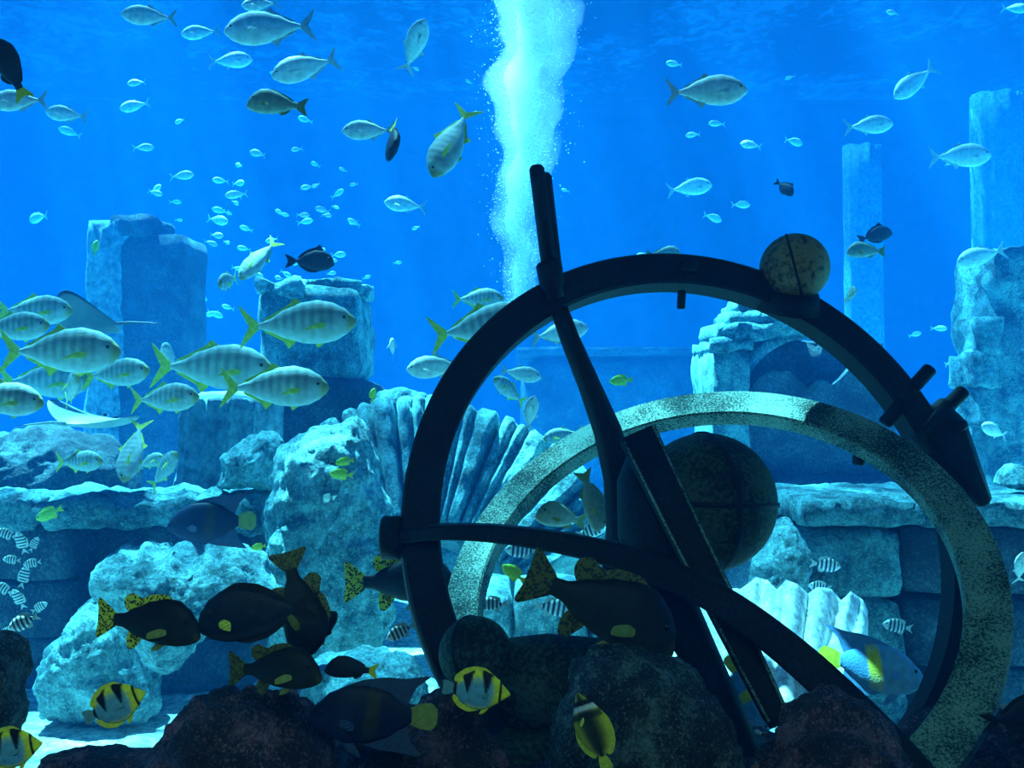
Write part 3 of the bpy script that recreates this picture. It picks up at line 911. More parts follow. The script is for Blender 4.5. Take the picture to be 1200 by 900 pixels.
bmat = plain_mat('air_bubble', (0.97, 0.99, 0.99), 0.2, 0.0, 0.02)
o = link('air_bubbles', me, bmat, plume)
o['kind'] = 'stuff'

# ------------------------------------------------------------------ fish kinds
def curve(pts, x):
    """monotone-ish smooth interpolation of (x, value) points, sorted by x"""
    if x <= pts[0][0]: return pts[0][1]
    for (x0, v0), (x1, v1) in zip(pts[:-1], pts[1:]):
        if x <= x1:
            t = (x - x0) / (x1 - x0)
            t = t * t * (3 - 2 * t) * 0.5 + t * 0.5
            return v0 + (v1 - v0) * t
    return pts[-1][1]

def skin_mat(name, rough=0.55, spec=0.15, bump=0.15, scale=60):
    m, nt, b = new_mat(name)
    N, L = nt.nodes, nt.links
    at_ = N.new('ShaderNodeAttribute'); at_.attribute_name = 'Col'
    tc = N.new('ShaderNodeTexCoord')
    n = N.new('ShaderNodeTexNoise'); n.inputs['Scale'].default_value = 14; n.inputs['Detail'].default_value = 4
    L.new(tc.outputs['Object'], n.inputs['Vector'])
    mp = N.new('ShaderNodeMapRange'); mp.inputs[1].default_value = 0.3; mp.inputs[2].default_value = 0.7; mp.inputs[3].default_value = 0.8; mp.inputs[4].default_value = 1.2
    L.new(n.outputs['Fac'], mp.inputs[0])
    mx = N.new('ShaderNodeMix'); mx.data_type = 'RGBA'; mx.blend_type = 'MULTIPLY'; mx.inputs[0].default_value = 1.0
    L.new(at_.outputs['Color'], mx.inputs[6]); L.new(mp.outputs[0], mx.inputs[7]); L.new(mx.outputs[2], b.inputs['Base Color'])
    v = N.new('ShaderNodeTexVoronoi'); v.inputs['Scale'].default_value = scale
    L.new(tc.outputs['Object'], v.inputs['Vector'])
    bp = N.new('ShaderNodeBump'); bp.inputs['Strength'].default_value = bump; bp.inputs['Distance'].default_value = 0.01
    L.new(v.outputs['Distance'], bp.inputs['Height']); L.new(bp.outputs['Normal'], b.inputs['Normal'])
    b.inputs['Roughness'].default_value = rough
    b.inputs['Specular IOR Level'].default_value = spec
    return m
M['skin'] = skin_mat('fish_skin')
M['eye'] = plain_mat('fish_eye', (0.01, 0.01, 0.012), 0.15, 0, 0.02)

def fin_mat(name, c, edge=None):
    m = plain_mat(name, c, 0.6, 0, 0.2, 20)
    nt = m.node_tree; N, L = nt.nodes, nt.links
    b = nt.nodes['Principled BSDF']
    tc = N.new('ShaderNodeTexCoord')
    w = N.new('ShaderNodeTexWave'); w.wave_type = 'BANDS'; w.bands_direction = 'DIAGONAL'; w.inputs['Scale'].default_value = 22; w.inputs['Distortion'].default_value = 1.0
    L.new(tc.outputs['Object'], w.inputs['Vector'])
    bp = N.new('ShaderNodeBump'); bp.inputs['Strength'].default_value = 0.35; bp.inputs['Distance'].default_value = 0.01
    L.new(w.outputs['Fac'], bp.inputs['Height']); L.new(bp.outputs['Normal'], b.inputs['Normal'])
    return m
def spotted_mat(name, c, dark, scale=34, cut=0.3):
    m, nt, b = new_mat(name)
    N, L = nt.nodes, nt.links
    tc = N.new('ShaderNodeTexCoord')
    v = N.new('ShaderNodeTexVoronoi'); v.inputs['Scale'].default_value = scale
    L.new(tc.outputs['Object'], v.inputs['Vector'])
    rp = N.new('ShaderNodeValToRGB'); rp.color_ramp.interpolation = 'LINEAR'
    rp.color_ramp.elements[0].position = cut; rp.color_ramp.elements[0].color = (*dark, 1)
    rp.color_ramp.elements[1].position = cut + .12; rp.color_ramp.elements[1].color = (*c, 1)
    L.new(v.outputs['Distance'], rp.inputs['Fac']); L.new(rp.outputs['Color'], b.inputs['Base Color'])
    b.inputs['Roughness'].default_value = 0.6
    return m
FM = {
    'yellow': fin_mat('yellow_fin', (0.74, 0.74, 0.04)), 'lime': fin_mat('lime_fin', (0.60, 0.78, 0.08)),
    'dark': fin_mat('dark_fin', (0.006, 0.010, 0.018)), 'navy': fin_mat('navy_fin', (0.02, 0.05, 0.12)),
    'silver': fin_mat('silver_fin', (0.45, 0.55, 0.52)), 'olive': fin_mat('olive_fin', (0.22, 0.26, 0.05)),
    'blue': fin_mat('blue_fin', (0.08, 0.30, 0.60)), 'white': fin_mat('white_fin', (0.72, 0.80, 0.80)),
    'spot': spotted_mat('black_spotted_yellow_fin', (0.62, 0.66, 0.04), (0.01, 0.014, 0.01), 46, 0.42),
    'dimspot': spotted_mat('black_spotted_olive_fin', (0.09, 0.11, 0.015), (0.006, 0.009, 0.008), 46, 0.42),
    'teal': fin_mat('teal_fin', (0.10, 0.30, 0.36)),
}

def body_mesh(name, top, bot, wid, colf, ns=56, na=22):
    bm = bmesh.new()
    x0, x1 = top[0][0], top[-1][0]
    rows = []
    for i in range(ns + 1):
        x = x0 + (x1 - x0) * (1 - math.cos(math.pi * i / ns)) / 2
        zt_, zb, w = curve(top, x), curve(bot, x), curve(wid, x)
        mid, h = (zt_ + zb) / 2, max(0.002, (zt_ - zb) / 2)
        rows.append([bm.verts.new((x, w * math.copysign(abs(math.cos(a)) ** .9, math.cos(a)), mid + h * math.sin(a))) for a in [2 * math.pi * k / na for k in range(na)]])
    for a, b in zip(rows[:-1], rows[1:]):
        for i in range(na):
            j = (i + 1) % na
            bm.faces.new((a[i], a[j], b[j], b[i]))
    bm.faces.new(rows[0]); bm.faces.new(rows[-1][::-1])
    bmesh.ops.recalc_face_normals(bm, faces=bm.faces[:])
    me = bpy.data.meshes.new(name)
    bm.to_mesh(me); bm.free()
    ca = me.color_attributes.new('Col', 'FLOAT_COLOR', 'POINT')
    for i, v in enumerate(me.vertices):
        zt_, zb = curve(top, v.co.x), curve(bot, v.co.x)
        ca.data[i].color = (*colf(v.co.x, v.co.z, (v.co.z - zb) / max(.01, zt_ - zb)), 1)
    me.polygons.foreach_set('use_smooth', [True] * len(me.polygons))
    me.materials.append(M['skin'])
    return me

def fin_mesh(name, pts, mat, t=0.005, base=None, side=0, splay=35.0, tiltx=0.0):
    """Fin from an outline in the x-z plane; a paired fin is hung at base and splayed out."""
    bm = bmesh.new()
    # round the outline through its corner points
    m_, fine_ = len(pts), []
    for i in range(m_):
        a, b, c_, d_ = (Vector(pts[(i + q) % m_]) for q in (-1, 0, 1, 2))
        for k in range(4):
            t_ = k / 4
            h1, h2 = (c_ - a) * 0.30, (d_ - b) * 0.30
            q = b * (2 * t_ ** 3 - 3 * t_ ** 2 + 1) + h1 * (t_ ** 3 - 2 * t_ ** 2 + t_) + c_ * (-2 * t_ ** 3 + 3 * t_ ** 2) + h2 * (t_ ** 3 - t_ ** 2)
            fine_.append((q.x, q.y))
    pts = fine_
    n = len(pts)
    c = (sum(p[0] for p in pts) / n, sum(p[1] for p in pts) / n)
    def lay(y):
        return [bm.verts.new((x, y * 0.35, z)) for x, z in pts], bm.verts.new((c[0], y, c[1]))
    a, ca_ = lay(t); b, cb_ = lay(-t)
    for i in range(n):
        j = (i + 1) % n
        bm.faces.new((a[i], a[j], ca_)); bm.faces.new((b[j], b[i], cb_))
        bm.faces.new((a[j], a[i], b[i], b[j]))
    if base is not None:
        s = math.radians(splay)
        R_ = Matrix.Rotation(-s * side, 3, 'Z')
        R2 = Matrix.Rotation(math.radians(tiltx) * side, 3, 'X')
        for v in bm.verts:
            v.co = R_ @ (R2 @ v.co) + Vector((base[0], base[1] * side, base[2]))
    bmesh.ops.recalc_face_normals(bm, faces=bm.faces[:])
    me = bpy.data.meshes.new(name)
    bm.to_mesh(me); bm.free()
    me.materials.append(FM[mat])
    return me

def eye_mesh(x, y, z, r, side):
    bm = bmesh.new()
    bmesh.ops.create_uvsphere(bm, u_segments=10, v_segments=7, radius=r)
    for v in bm.verts:
        v.co = Vector((x + v.co.x, side * y + v.co.y * .5, z + v.co.z))
    me = bpy.data.meshes.new('eye'); bm.to_mesh(me); bm.free()
    me.polygons.foreach_set('use_smooth', [True] * len(me.polygons))
    me.materials.append(M['eye'])
    return me

def mixc(a, b, t):
    t = min(1.0, max(0.0, t))
    return tuple(x + (y - x) * t for x, y in zip(a, b))
def band(x, c, w, soft=0.01):
    return min(1.0, max(0.0, (w / 2 + soft - abs(x - c)) / soft))

KINDS = {}
def kind(name, top, bot, wid, colf, fins, eye, pect=None):
    parts = [('body', body_mesh(name + '_body', top, bot, wid, colf))]
    for nm, pts, mat in fins:
        parts.append((nm, fin_mesh(nm, pts, mat)))
    if pect:
        pts, mat, base_, splay, tilt = pect
        for s in (-1, 1):
            parts.append(('pectoral_fin', fin_mesh('pectoral_fin', pts, mat, 0.004, base_, s, splay, tilt)))
    if eye:
        for s in (-1, 1):
            parts.append(('eye', eye_mesh(*eye, s)))
    KINDS[name] = parts

# silver trevally with dark bars, yellow fins
def trev(x, z, f):
    c = mixc((0.40, 0.58, 0.57), (0.20, 0.34, 0.35), (f - .45) * 1.8)
    bars = max(band(x, q, .024, .016) for q in (.30, .22, .14, .06, -.02, -.10, -.18))
    c = mixc(c, (0.13, 0.20, 0.20), bars * .62 * min(1, max(0, (f - .15) * 3)))
    return mixc(c, (0.30, 0.34, 0.16), band(x, .47, .05, .05))
T_top = [(-0.34, 0.0209), (-0.25, 0.0522), (-0.1, 0.1334), (0.05, 0.1856), (0.18, 0.1995), (0.3, 0.174), (0.4, 0.1218), (0.47, 0.0522), (0.5, 0.0)]
T_bot = [(-0.34, -0.0209), (-0.25, -0.0522), (-0.1, -0.1218), (0.05, -0.1682), (0.18, -0.1798), (0.3, -0.1624), (0.4, -0.116), (0.47, -0.058), (0.5, -0.0139)]
T_wid = [(-.34, .012), (-.2, .035), (0, .07), (.2, .085), (.35, .07), (.46, .03), (.5, .006)]
T_tail = [(-.325, .02), (-.37, .06), (-.42, .11), (-.50, .185), (-.47, .10), (-.425, .03), (-.415, 0), (-.425, -.03), (-.47, -.10), (-.50, -.185), (-.42, -.11), (-.37, -.06), (-.325, -.02)]
kind('trevally', T_top, T_bot, T_wid, trev,
     [('tail_fin', T_tail, 'lime'), ('dorsal_fin', [(.06, .17), (-.02, .225), (-.045, .19), (-.12, .145), (-.28, .06), (-.27, .035), (-.1, .115), (.02, .16)], 'lime'),
      ('anal_fin', [(-.02, -.14), (-.085, -.205), (-.10, -.155), (-.28, -.058), (-.26, -.03), (-.1, -.10)], 'lime'),
      ('pelvic_fin', [(.24, -.16), (.16, -.21), (.15, -.165)], 'lime')],
     (.405, .047, .035, .016), ([(0, .015), (-.08, .02), (-.19, -.045), (-.12, -.03), (-.03, -.025)], 'lime', (.26, .083, -.03), 22, 10))
# plain silver fish (no bars)
def silver(x, z, f):
    return mixc((0.62, 0.72, 0.68), (0.34, 0.44, 0.42), (f - .5) * 2)
kind('jack', T_top, T_bot, T_wid, silver,
     [('tail_fin', T_tail, 'silver'), ('dorsal_fin', [(.06, .17), (-.02, .225), (-.045, .19), (-.12, .145), (-.28, .06), (-.27, .035), (-.1, .115), (.02, .16)], 'silver'),
      ('anal_fin', [(.0, -.13), (-.07, -.205), (-.10, -.155), (-.28, -.06), (-.26, -.03), (-.1, -.09)], 'silver')],
     (.405, .047, .035, .016), ([(0, .015), (-.08, .02), (-.19, -.045), (-.12, -.03), (-.03, -.025)], 'silver', (.26, .083, -.03), 22, 10))
# spotted sweetlips: dark body, yellow spotted fins
def sweet(x, z, f):
    c = mixc((0.018, 0.030, 0.030), (0.006, 0.011, 0.017), (f - .2) * 1.6)
    c = mixc(c, (0.07, 0.075, 0.02), band(x, .49, .03, .03) * (1 - f))
    return mixc(c, (0.07, 0.08, 0.02), max(0, .14 - f) * 5)
S_top = [(-0.33, 0.054), (-0.25, 0.0624), (-0.12, 0.132), (0.02, 0.198), (0.16, 0.234), (0.28, 0.222), (0.38, 0.156), (0.45, 0.072), (0.49, -0.024), (0.5, -0.06)]
S_bot = [(-0.33, -0.054), (-0.25, -0.06), (-0.12, -0.12), (0.02, -0.162), (0.16, -0.18), (0.28, -0.18), (0.38, -0.162), (0.45, -0.138), (0.49, -0.108), (0.5, -0.09)]
S_wid = [(-.33, .014), (-.2, .035), (0, .075), (.2, .09), (.35, .08), (.46, .04), (.5, .012)]
S_tail = [(-.31, .052), (-.38, .11), (-.47, .175), (-.50, .16), (-.49, .06), (-.488, -.06), (-.50, -.16), (-.47, -.175), (-.38, -.11), (-.31, -.052)]
kind('sweetlips', S_top, S_bot, S_wid, sweet,
     [('tail_fin', S_tail, 'spot'), ('dorsal_fin', [(.24, .21), (.14, .265), (.0, .25), (-.06, .215), (-.10, .22), (-.17, .25), (-.235, .215), (-.245, .15), (-.20, .085), (-.1, .13), (.05, .18)], 'spot'),
      ('anal_fin', [(-.05, -.13), (-.12, -.24), (-.18, -.245), (-.20, -.16), (-.17, -.09)], 'spot'),
      ('pelvic_fin', [(.2, -.14), (.12, -.225), (.04, -.245), (.07, -.19), (.13, -.14)], 'olive')],
     (.385, .062, .06, .02), ([(0, .02), (-.06, .035), (-.15, .0), (-.155, -.05), (-.08, -.045), (0, -.02)], 'olive', (.22, .09, -.045), 24, 8))
KINDS['dark_sweetlips'] = []
for nm, me in KINDS['sweetlips']:
    if nm in ('tail_fin', 'dorsal_fin', 'anal_fin'):
        me = me.copy(); me.materials.clear(); me.materials.append(FM['dimspot'])
    KINDS['dark_sweetlips'].append((nm, me))
# surgeonfish: dark oval with lyre tail
def surg(x, z, f):
    c = (0.006, 0.012, 0.034)
    c = mixc(c, (0.012, 0.028, 0.055), abs(math.sin(z * 160)) * .7)
    return mixc(c, (0.05, 0.09, 0.12), max(0, .2 - f) * 3)
G_top = [(-.29, .02), (-.2, .075), (-.05, .17), (.12, .225), (.27, .22), (.38, .16), (.46, .07), (.5, -.04)]
G_bot = [(-.29, -.02), (-.2, -.07), (-.05, -.15), (.12, -.195), (.27, -.195), (.38, -.165), (.46, -.115), (.5, -.075)]
G_wid = [(-.29, .01), (-.15, .03), (.05, .06), (.25, .07), (.4, .05), (.48, .025), (.5, .01)]
kind('surgeonfish', G_top, G_bot, G_wid, surg,
     [('tail_fin', [(-.27, .022), (-.33, .075), (-.40, .105), (-.52, .115), (-.40, .075), (-.365, .02), (-.365, -.02), (-.40, -.075), (-.52, -.11), (-.40, -.10), (-.33, -.07), (-.27, -.022)], 'dark'),
      ('dorsal_fin', [(.28, .21), (.15, .265), (-.02, .235), (-.16, .15), (-.235, .085), (-.225, .045), (-.1, .13), (.1, .2)], 'dark'),
      ('anal_fin', [(.22, -.19), (.1, -.225), (-.06, -.195), (-.2, -.11), (-.22, -.05), (-.1, -.12), (.08, -.175)], 'dark')],
     (.385, .045, .06, .018), ([(0, .02), (-.06, .045), (-.13, .02), (-.12, -.045), (-.05, -.04), (0, -.02)], 'yellow', (.30, .068, -.04), 30, 0))
# angelfish: deep body, swept dorsal and anal fin, one yellow bar
def angel(dark):
    def f_(x, z, f):
        base_ = (0.010, 0.022, 0.055) if dark else (0.20, 0.55, 0.85)  # lighter kind's blue brightened, putting light on the flank into the colour
        rear = (0.006, 0.014, 0.04) if dark else (0.10, 0.34, 0.62)
        c = mixc(rear, base_, (x + .05) * 4)
        y_ = band(x + z * .12, .0, .085 if dark else .10, .02) * min(1, max(0, 1.4 - abs(f - .55) * 2.2))
        return mixc(c, (0.05, 0.05, 0.012) if dark else (0.85, 0.78, 0.06), y_ * (.55 if dark else 1.0))
    return f_
A_top = [(-.30, .055), (-.22, .11), (-.1, .19), (.05, .225), (.2, .22), (.33, .165), (.43, .08), (.49, .0), (.5, -.03)]
A_bot = [(-.30, -.05), (-.22, -.10), (-.1, -.175), (.05, -.215), (.2, -.215), (.33, -.175), (.43, -.115), (.49, -.075), (.5, -.055)]
A_wid = [(-.30, .015), (-.15, .04), (.05, .07), (.25, .075), (.4, .05), (.48, .025), (.5, .01)]
def angel_fins(main, tail):
    return [('tail_fin', [(-.28, .055), (-.36, .095), (-.45, .105), (-.495, .06), (-.5, 0), (-.49, -.06), (-.45, -.10), (-.36, -.09), (-.28, -.05)], tail),
            ('dorsal_fin', [(.22, .21), (.08, .265), (-.1, .29), (-.25, .285), (-.44, .31), (-.33, .22), (-.28, .12), (-.25, .075), (-.1, .17), (.05, .21)], main),
            ('anal_fin', [(.1, -.205), (-.05, -.26), (-.18, -.275), (-.38, -.30), (-.30, -.2), (-.27, -.11), (-.25, -.07), (-.1, -.16)], main),
            ('pelvic_fin', [(.24, -.2), (.18, -.28), (.08, -.33), (.12, -.25), (.17, -.2)], main)]
kind('angelfish', A_top, A_bot, A_wid, angel(False), angel_fins('blue', 'yellow'), (.385, .052, .03, .016), ([(0, .02), (-.06, .04), (-.13, .01), (-.12, -.04), (-.05, -.035), (0, -.02)], 'blue', (.24, .072, -.05), 25, 0))
kind('dark_angelfish', A_top, A_bot, A_wid, angel(True), angel_fins('navy', 'olive'), (.385, .052, .03, .016), ([(0, .02), (-.06, .04), (-.13, .01), (-.12, -.04), (-.05, -.035), (0, -.02)], 'navy', (.24, .072, -.05), 25, 0))
# butterflyfish: disc body, white flank painted the teal of the water light, yellow rim, black wedges
B_top = [(-.34, .04), (-.3, .10), (-.2, .21), (-.05, .285), (.08, .295), (.2, .25), (.3, .185), (.38, .10), (.45, .035), (.48, .0)]
B_bot = [(-.34, -.04), (-.3, -.10), (-.2, -.20), (-.05, -.265), (.08, -.27), (.2, -.225), (.3, -.165), (.38, -.10), (.45, -.05), (.48, -.02)]
B_wid = [(-.34, .012), (-.2, .04), (.05, .06), (.2, .06), (.32, .045), (.42, .026), (.48, .008)]
def butter(x, z, f):
    c = (0.12, 0.36, 0.52)
    y_ = max(min(1, max(0, (f - .74) * 9)), min(1, max(0, (x - .21 + .2 * abs(z)) * 14)))
    y_ = max(y_, .9 * min(1, max(0, (.10 - f) * 14)) * (1 if x > -.15 else 0))
    c = mixc(c, (0.80, 0.78, 0.04), y_)
    for xc in (.13, -.14):
        w = .15 * min(1, max(0, (f - .42) * 1.9))
        c = mixc(c, (0.006, 0.008, 0.012), band(x, xc, w, .012) * (1 if w > 0 else 0))
    c = mixc(c, (0.006, 0.008, 0.012), band(x, .335, .028, .01))
    return mixc(c, (0.01, 0.012, 0.015), band(x, -.315, .035, .012))
kind('butterflyfish', B_top, B_bot, B_wid, butter,
     [('tail_fin', [(-.32, .045), (-.38, .085), (-.47, .105), (-.5, .08), (-.485, 0), (-.5, -.08), (-.47, -.105), (-.38, -.085), (-.32, -.045)], 'teal'),
      ('dorsal_fin', [(.2, .245), (.1, .32), (-.05, .335), (-.2, .29), (-.32, .19), (-.34, .12), (-.3, .09), (-.18, .21), (0, .28)], 'yellow'),
      ('anal_fin', [(.05, -.265), (-.1, -.31), (-.24, -.26), (-.335, -.16), (-.335, -.10), (-.29, -.09), (-.18, -.2)], 'yellow'),
      ('pelvic_fin', [(.2, -.22), (.13, -.31), (.06, -.33), (.1, -.26)], 'yellow')],
     (.335, .04, .03, .02), ([(0, .015), (-.05, .03), (-.11, .0), (-.1, -.035), (-.04, -.03)], 'teal', (.18, .06, -.03), 25, 0))
def racoon(x, z, f):
    c = mixc((0.55, 0.52, 0.04), (0.03, 0.04, 0.02), 1.7 - min(1.7, abs(f - .55) * 4.2))
    c = mixc(c, (0.62, 0.66, 0.60), band(x, .285, .05, .015))
    c = mixc(c, (0.008, 0.01, 0.012), band(x, .345, .055, .012))
    return mixc(c, (0.02, 0.025, 0.015), band(x, .19, .06, .03) * .9)
kind('masked_butterflyfish', B_top, B_bot, B_wid, racoon,
     [('tail_fin', [(-.32, .045), (-.38, .085), (-.47, .105), (-.5, .08), (-.485, 0), (-.5, -.08), (-.47, -.105), (-.38, -.085), (-.32, -.045)], 'yellow'),
      ('dorsal_fin', [(.2, .245), (.1, .32), (-.05, .335), (-.2, .29), (-.32, .19), (-.34, .12), (-.3, .09), (-.18, .21), (0, .28)], 'yellow'),
      ('anal_fin', [(.05, -.265), (-.1, -.31), (-.24, -.26), (-.335, -.16), (-.335, -.10), (-.29, -.09), (-.18, -.2)], 'yellow')],
     (.335, .04, .03, .02), ([(0, .015), (-.05, .03), (-.11, .0), (-.1, -.035), (-.04, -.03)], 'yellow', (.18, .06, -.03), 35, 0))
# sergeant: pale with dark bars
C_top = [(-.30, .04), (-.2, .09), (-.05, .19), (.1, .235), (.25, .21), (.37, .14), (.46, .06), (.5, .0)]
C_bot = [(-.30, -.04), (-.2, -.085), (-.05, -.17), (.1, -.205), (.25, -.19), (.37, -.13), (.46, -.06), (.5, -.02)]
C_wid = [(-.30, .012), (-.15, .04), (.05, .075), (.25, .08), (.4, .05), (.5, .01)]
def serg(x, z, f):
    c = mixc((0.62, 0.76, 0.76), (0.58, 0.68, 0.45), (f - .7) * 2)
    b_ = max(band(x, q, .045, .02) for q in (.27, .14, .01, -.12, -.24))
    return mixc(c, (0.02, 0.035, 0.07), b_)
kind('sergeant_fish', C_top, C_bot, C_wid, serg,
     [('tail_fin', [(-.28, .04), (-.36, .08), (-.5, .15), (-.43, .04), (-.42, 0), (-.43, -.04), (-.5, -.15), (-.36, -.08), (-.28, -.04)], 'silver'),
      ('dorsal_fin', [(.22, .21), (.1, .275), (-.08, .255), (-.2, .22), (-.24, .14), (-.2, .08), (0, .19)], 'silver'),
      ('anal_fin', [(.0, -.18), (-.1, -.245), (-.19, -.21), (-.22, -.13), (-.18, -.07)], 'silver')],
     (.385, .055, .05, .024), None)
# small yellow reef fish
kind('yellow_fish', C_top, C_bot, C_wid, lambda x, z, f: mixc((0.55, 0.75, 0.08), (0.35, 0.62, 0.06), f),
     [('tail_fin', [(-.28, .04), (-.36, .08), (-.5, .13), (-.45, 0), (-.5, -.13), (-.36, -.08), (-.28, -.04)], 'yellow'),
      ('dorsal_fin', [(.22, .21), (.1, .275), (-.08, .255), (-.2, .22), (-.24, .14), (-.2, .08), (0, .19)], 'yellow'),
      ('anal_fin', [(.0, -.18), (-.1, -.245), (-.19, -.21), (-.22, -.13), (-.18, -.07)], 'yellow')],
     (.385, .055, .05, .024), None)
# grey-green grunt and dark unicornfish
def grunt(x, z, f): return mixc((0.30, 0.40, 0.32), (0.16, 0.25, 0.20), f)
kind('grunt', S_top, S_bot, S_wid, grunt,
     [('tail_fin', [(-.31, .045), (-.38, .09), (-.50, .15), (-.45, .02), (-.45, -.02), (-.50, -.15), (-.38, -.09), (-.31, -.045)], 'olive'),
      ('dorsal_fin', [(.2, .19), (.1, .235), (-.1, .17), (-.24, .10), (-.25, .05), (-.1, .10), (.05, .16)], 'olive'),
      ('anal_fin', [(-.02, -.12), (-.1, -.18), (-.2, -.12), (-.22, -.06)], 'olive')],
     (.385, .062, .06, .02), ([(0, .02), (-.06, .03), (-.14, -.01), (-.08, -.04), (0, -.02)], 'olive', (.22, .09, -.045), 24, 8))
kind('unicornfish', G_top, G_bot, G_wid, lambda x, z, f: (0.03, 0.05, 0.07),
     [('tail_fin', [(-.27, .022), (-.36, .09), (-.5, .14), (-.44, 0), (-.5, -.14), (-.36, -.09), (-.27, -.022)], 'dark'),
      ('dorsal_fin', [(.28, .21), (.2, .33), (.12, .28), (-.02, .24), (-.16, .16), (-.235, .085), (-.225, .045), (-.1, .13), (.1, .2)], 'dark'),
      ('anal_fin', [(.22, -.19), (.1, -.235), (-.06, -.205), (-.2, -.11), (-.22, -.05), (-.1, -.12), (.08, -.175)], 'dark')],
     (.385, .045, .06, .018), None)
kind('yellowtail_fish', S_top, S_bot, S_wid, lambda x, z, f: (0.02, 0.03, 0.045),
     [('tail_fin', [(-.31, .045), (-.38, .09), (-.50, .15), (-.45, .02), (-.45, -.02), (-.50, -.15), (-.38, -.09), (-.31, -.045)], 'yellow'),
      ('dorsal_fin', [(.2, .19), (.1, .235), (-.1, .17), (-.24, .10), (-.25, .05), (-.1, .10), (.05, .16)], 'dark'),
      ('anal_fin', [(-.02, -.12), (-.1, -.18), (-.2, -.12), (-.22, -.06)], 'dark')],
     (.385, .062, .06, .02), None)

# one-mesh versions for fish too small to show their parts
def joined(src, name):
    bm = bmesh.new()
    for nm, me in KINDS[src]:
        if nm in ('body', 'tail_fin', 'dorsal_fin'):
            bm.from_mesh(me)
    me2 = bpy.data.meshes.new(name)
    bm.to_mesh(me2); bm.free()
    me2.materials.append(M['tiny_' + src])
    return me2
M['tiny_jack'] = plain_mat('pale_fish_skin', (0.60, 0.70, 0.66), 0.4)
M['tiny_grunt'] = plain_mat('dull_fish_skin', (0.14, 0.2, 0.19), 0.5)
TINY = {'jack': joined('jack', 'small_fish'), 'grunt': joined('grunt', 'small_fish')}

def pose(px, py, d, lpx, ang, turn, roll):
    a, t = math.radians(ang), math.radians(turn)
    f_ = Vector((math.cos(a) * math.cos(t), -math.sin(t), math.sin(a) * math.cos(t))).normalized()
    upw = Vector((0, 0, 1))
    if abs(f_.z) > .7: upw = Vector((1 if math.cos(a) < 0 else -1, 0, .2)) * (1 if f_.z > 0 else -1)
    y_ = upw.cross(f_).normalized()
    u = f_.cross(y_).normalized()
    m = Matrix((f_, y_, u)).transposed().to_4x4() @ Matrix.Rotation(math.radians(roll), 4, 'X')
    s = lpx / F * d
    return Matrix.Translation(P(px, py, d)) @ m @ Matrix.Scale(s, 4)

FISH_NAME = {'trevally': 'trevally', 'jack': 'silver_fish', 'sweetlips': 'spotted_sweetlips', 'dark_sweetlips': 'spotted_sweetlips', 'surgeonfish': 'surgeonfish', 'angelfish': 'angelfish', 'dark_angelfish': 'angelfish',
             'butterflyfish': 'butterflyfish', 'masked_butterflyfish': 'butterflyfish', 'sergeant_fish': 'sergeant_fish', 'yellow_fish': 'yellow_reef_fish', 'grunt': 'grunt_fish', 'unicornfish': 'unicornfish', 'yellowtail_fish': 'yellowtail_fish'}
def fish(k, px, py, d, lpx, ang=0, turn=0, label='', group=None, roll=0):
    t = tag(empty(FISH_NAME[k]), label, 'fish', group)
    t.matrix_world = pose(px, py, d, lpx, ang, turn, roll)
    for nm, me in KINDS[k]:
        o = bpy.data.objects.new(nm, me)
        COL.objects.link(o)
        o.parent = t if nm != 'eye' else body_
        if nm == 'body': body_ = o
    return t
def tiny(k, px, py, d, lpx, ang, turn, label, group):
    o = bpy.data.objects.new('small_fish', TINY[k])
    COL.objects.link(o)
    o.matrix_world = pose(px, py, d, lpx, ang, turn, 0)
    return tag(o, label, 'fish', group)

# ---- foreground fish
fish('sweetlips', 174, 730, 2.5, 131, -4, 8, 'dark spotted fish with black-dotted yellow tail swimming before the pale boulder')
fish('dark_sweetlips', 322, 785, 2.4, 118, 2, 12, 'dark fish with yellow pectoral fin hovering just above the purple reef rock')
fish('sweetlips', 470, 682, 5.2, 134, 0, 0, 'yellow-tailed spotted fish swimming behind the dark upright ring')
fish('dark_sweetlips', 705, 712, 3.45, 196, -24, 0, 'largest dark spotted fish hovering over the column stump below the curved bar', roll=0)
fish('dark_sweetlips', 350, 708, 2.9, 128, -74, 10, 'dark fish diving steeply with its yellow-edged tail up behind the surgeonfish')
fish('surgeonfish', 303, 719, 2.6, 146, 187, 0, 'dark surgeonfish with a lyre tail nose to nose with a spotted fish')
fish('yellowtail_fish', 382, 735, 3.0, 50, 65, 20, 'small black fish pointing upward beside the sunlit boulder')
fish('yellowtail_fish', 412, 784, 3.1, 62, 172, 10, 'small black fish with a yellow tail above the big dark angelfish')
fish('dark_angelfish', 437, 838, 2.6, 152, 178, 0, 'large dark blue angelfish over the reddish reef rock')
fish('angelfish', 1022, 782, 4.9, 128, -12, 0, 'bright blue angelfish with a yellow bar in front of the fluted drum', roll=-28)
fish('angelfish', 876, 815, 4.75, 98, -68, 20, 'blue angelfish diving headfirst beside the end of the flat bar')
fish('dark_angelfish', 248, 612, 6.8, 105, 182, 0, 'dim blue angelfish with a pale yellow tail under the platform edge')
fish('surgeonfish', 1196, 840, 3.3, 95, 10, 0, 'dark surgeonfish at the foot of the pale weathered ring')
fish('butterflyfish', 135, 826, 2.3, 80, 24, 0, 'yellow and teal butterflyfish tilted nose up over the sunlit sand')
fish('butterflyfish', 12, 878, 2.2, 80, 12, 0, 'yellow and teal butterflyfish low over the sand beside the dark reef rock')
fish('butterflyfish', 559, 809, 2.7, 82, -6, 0, 'yellow and teal butterflyfish in front of the small dark finial ball')
fish('masked_butterflyfish', 694, 855, 2.7, 92, 112, -12, 'dark-flanked yellow butterflyfish nosing upward against the column stump', roll=-40)
fish('grunt', 694, 586, 5.6, 74, -72, 10, 'dull green fish diving beside the tapering strut')
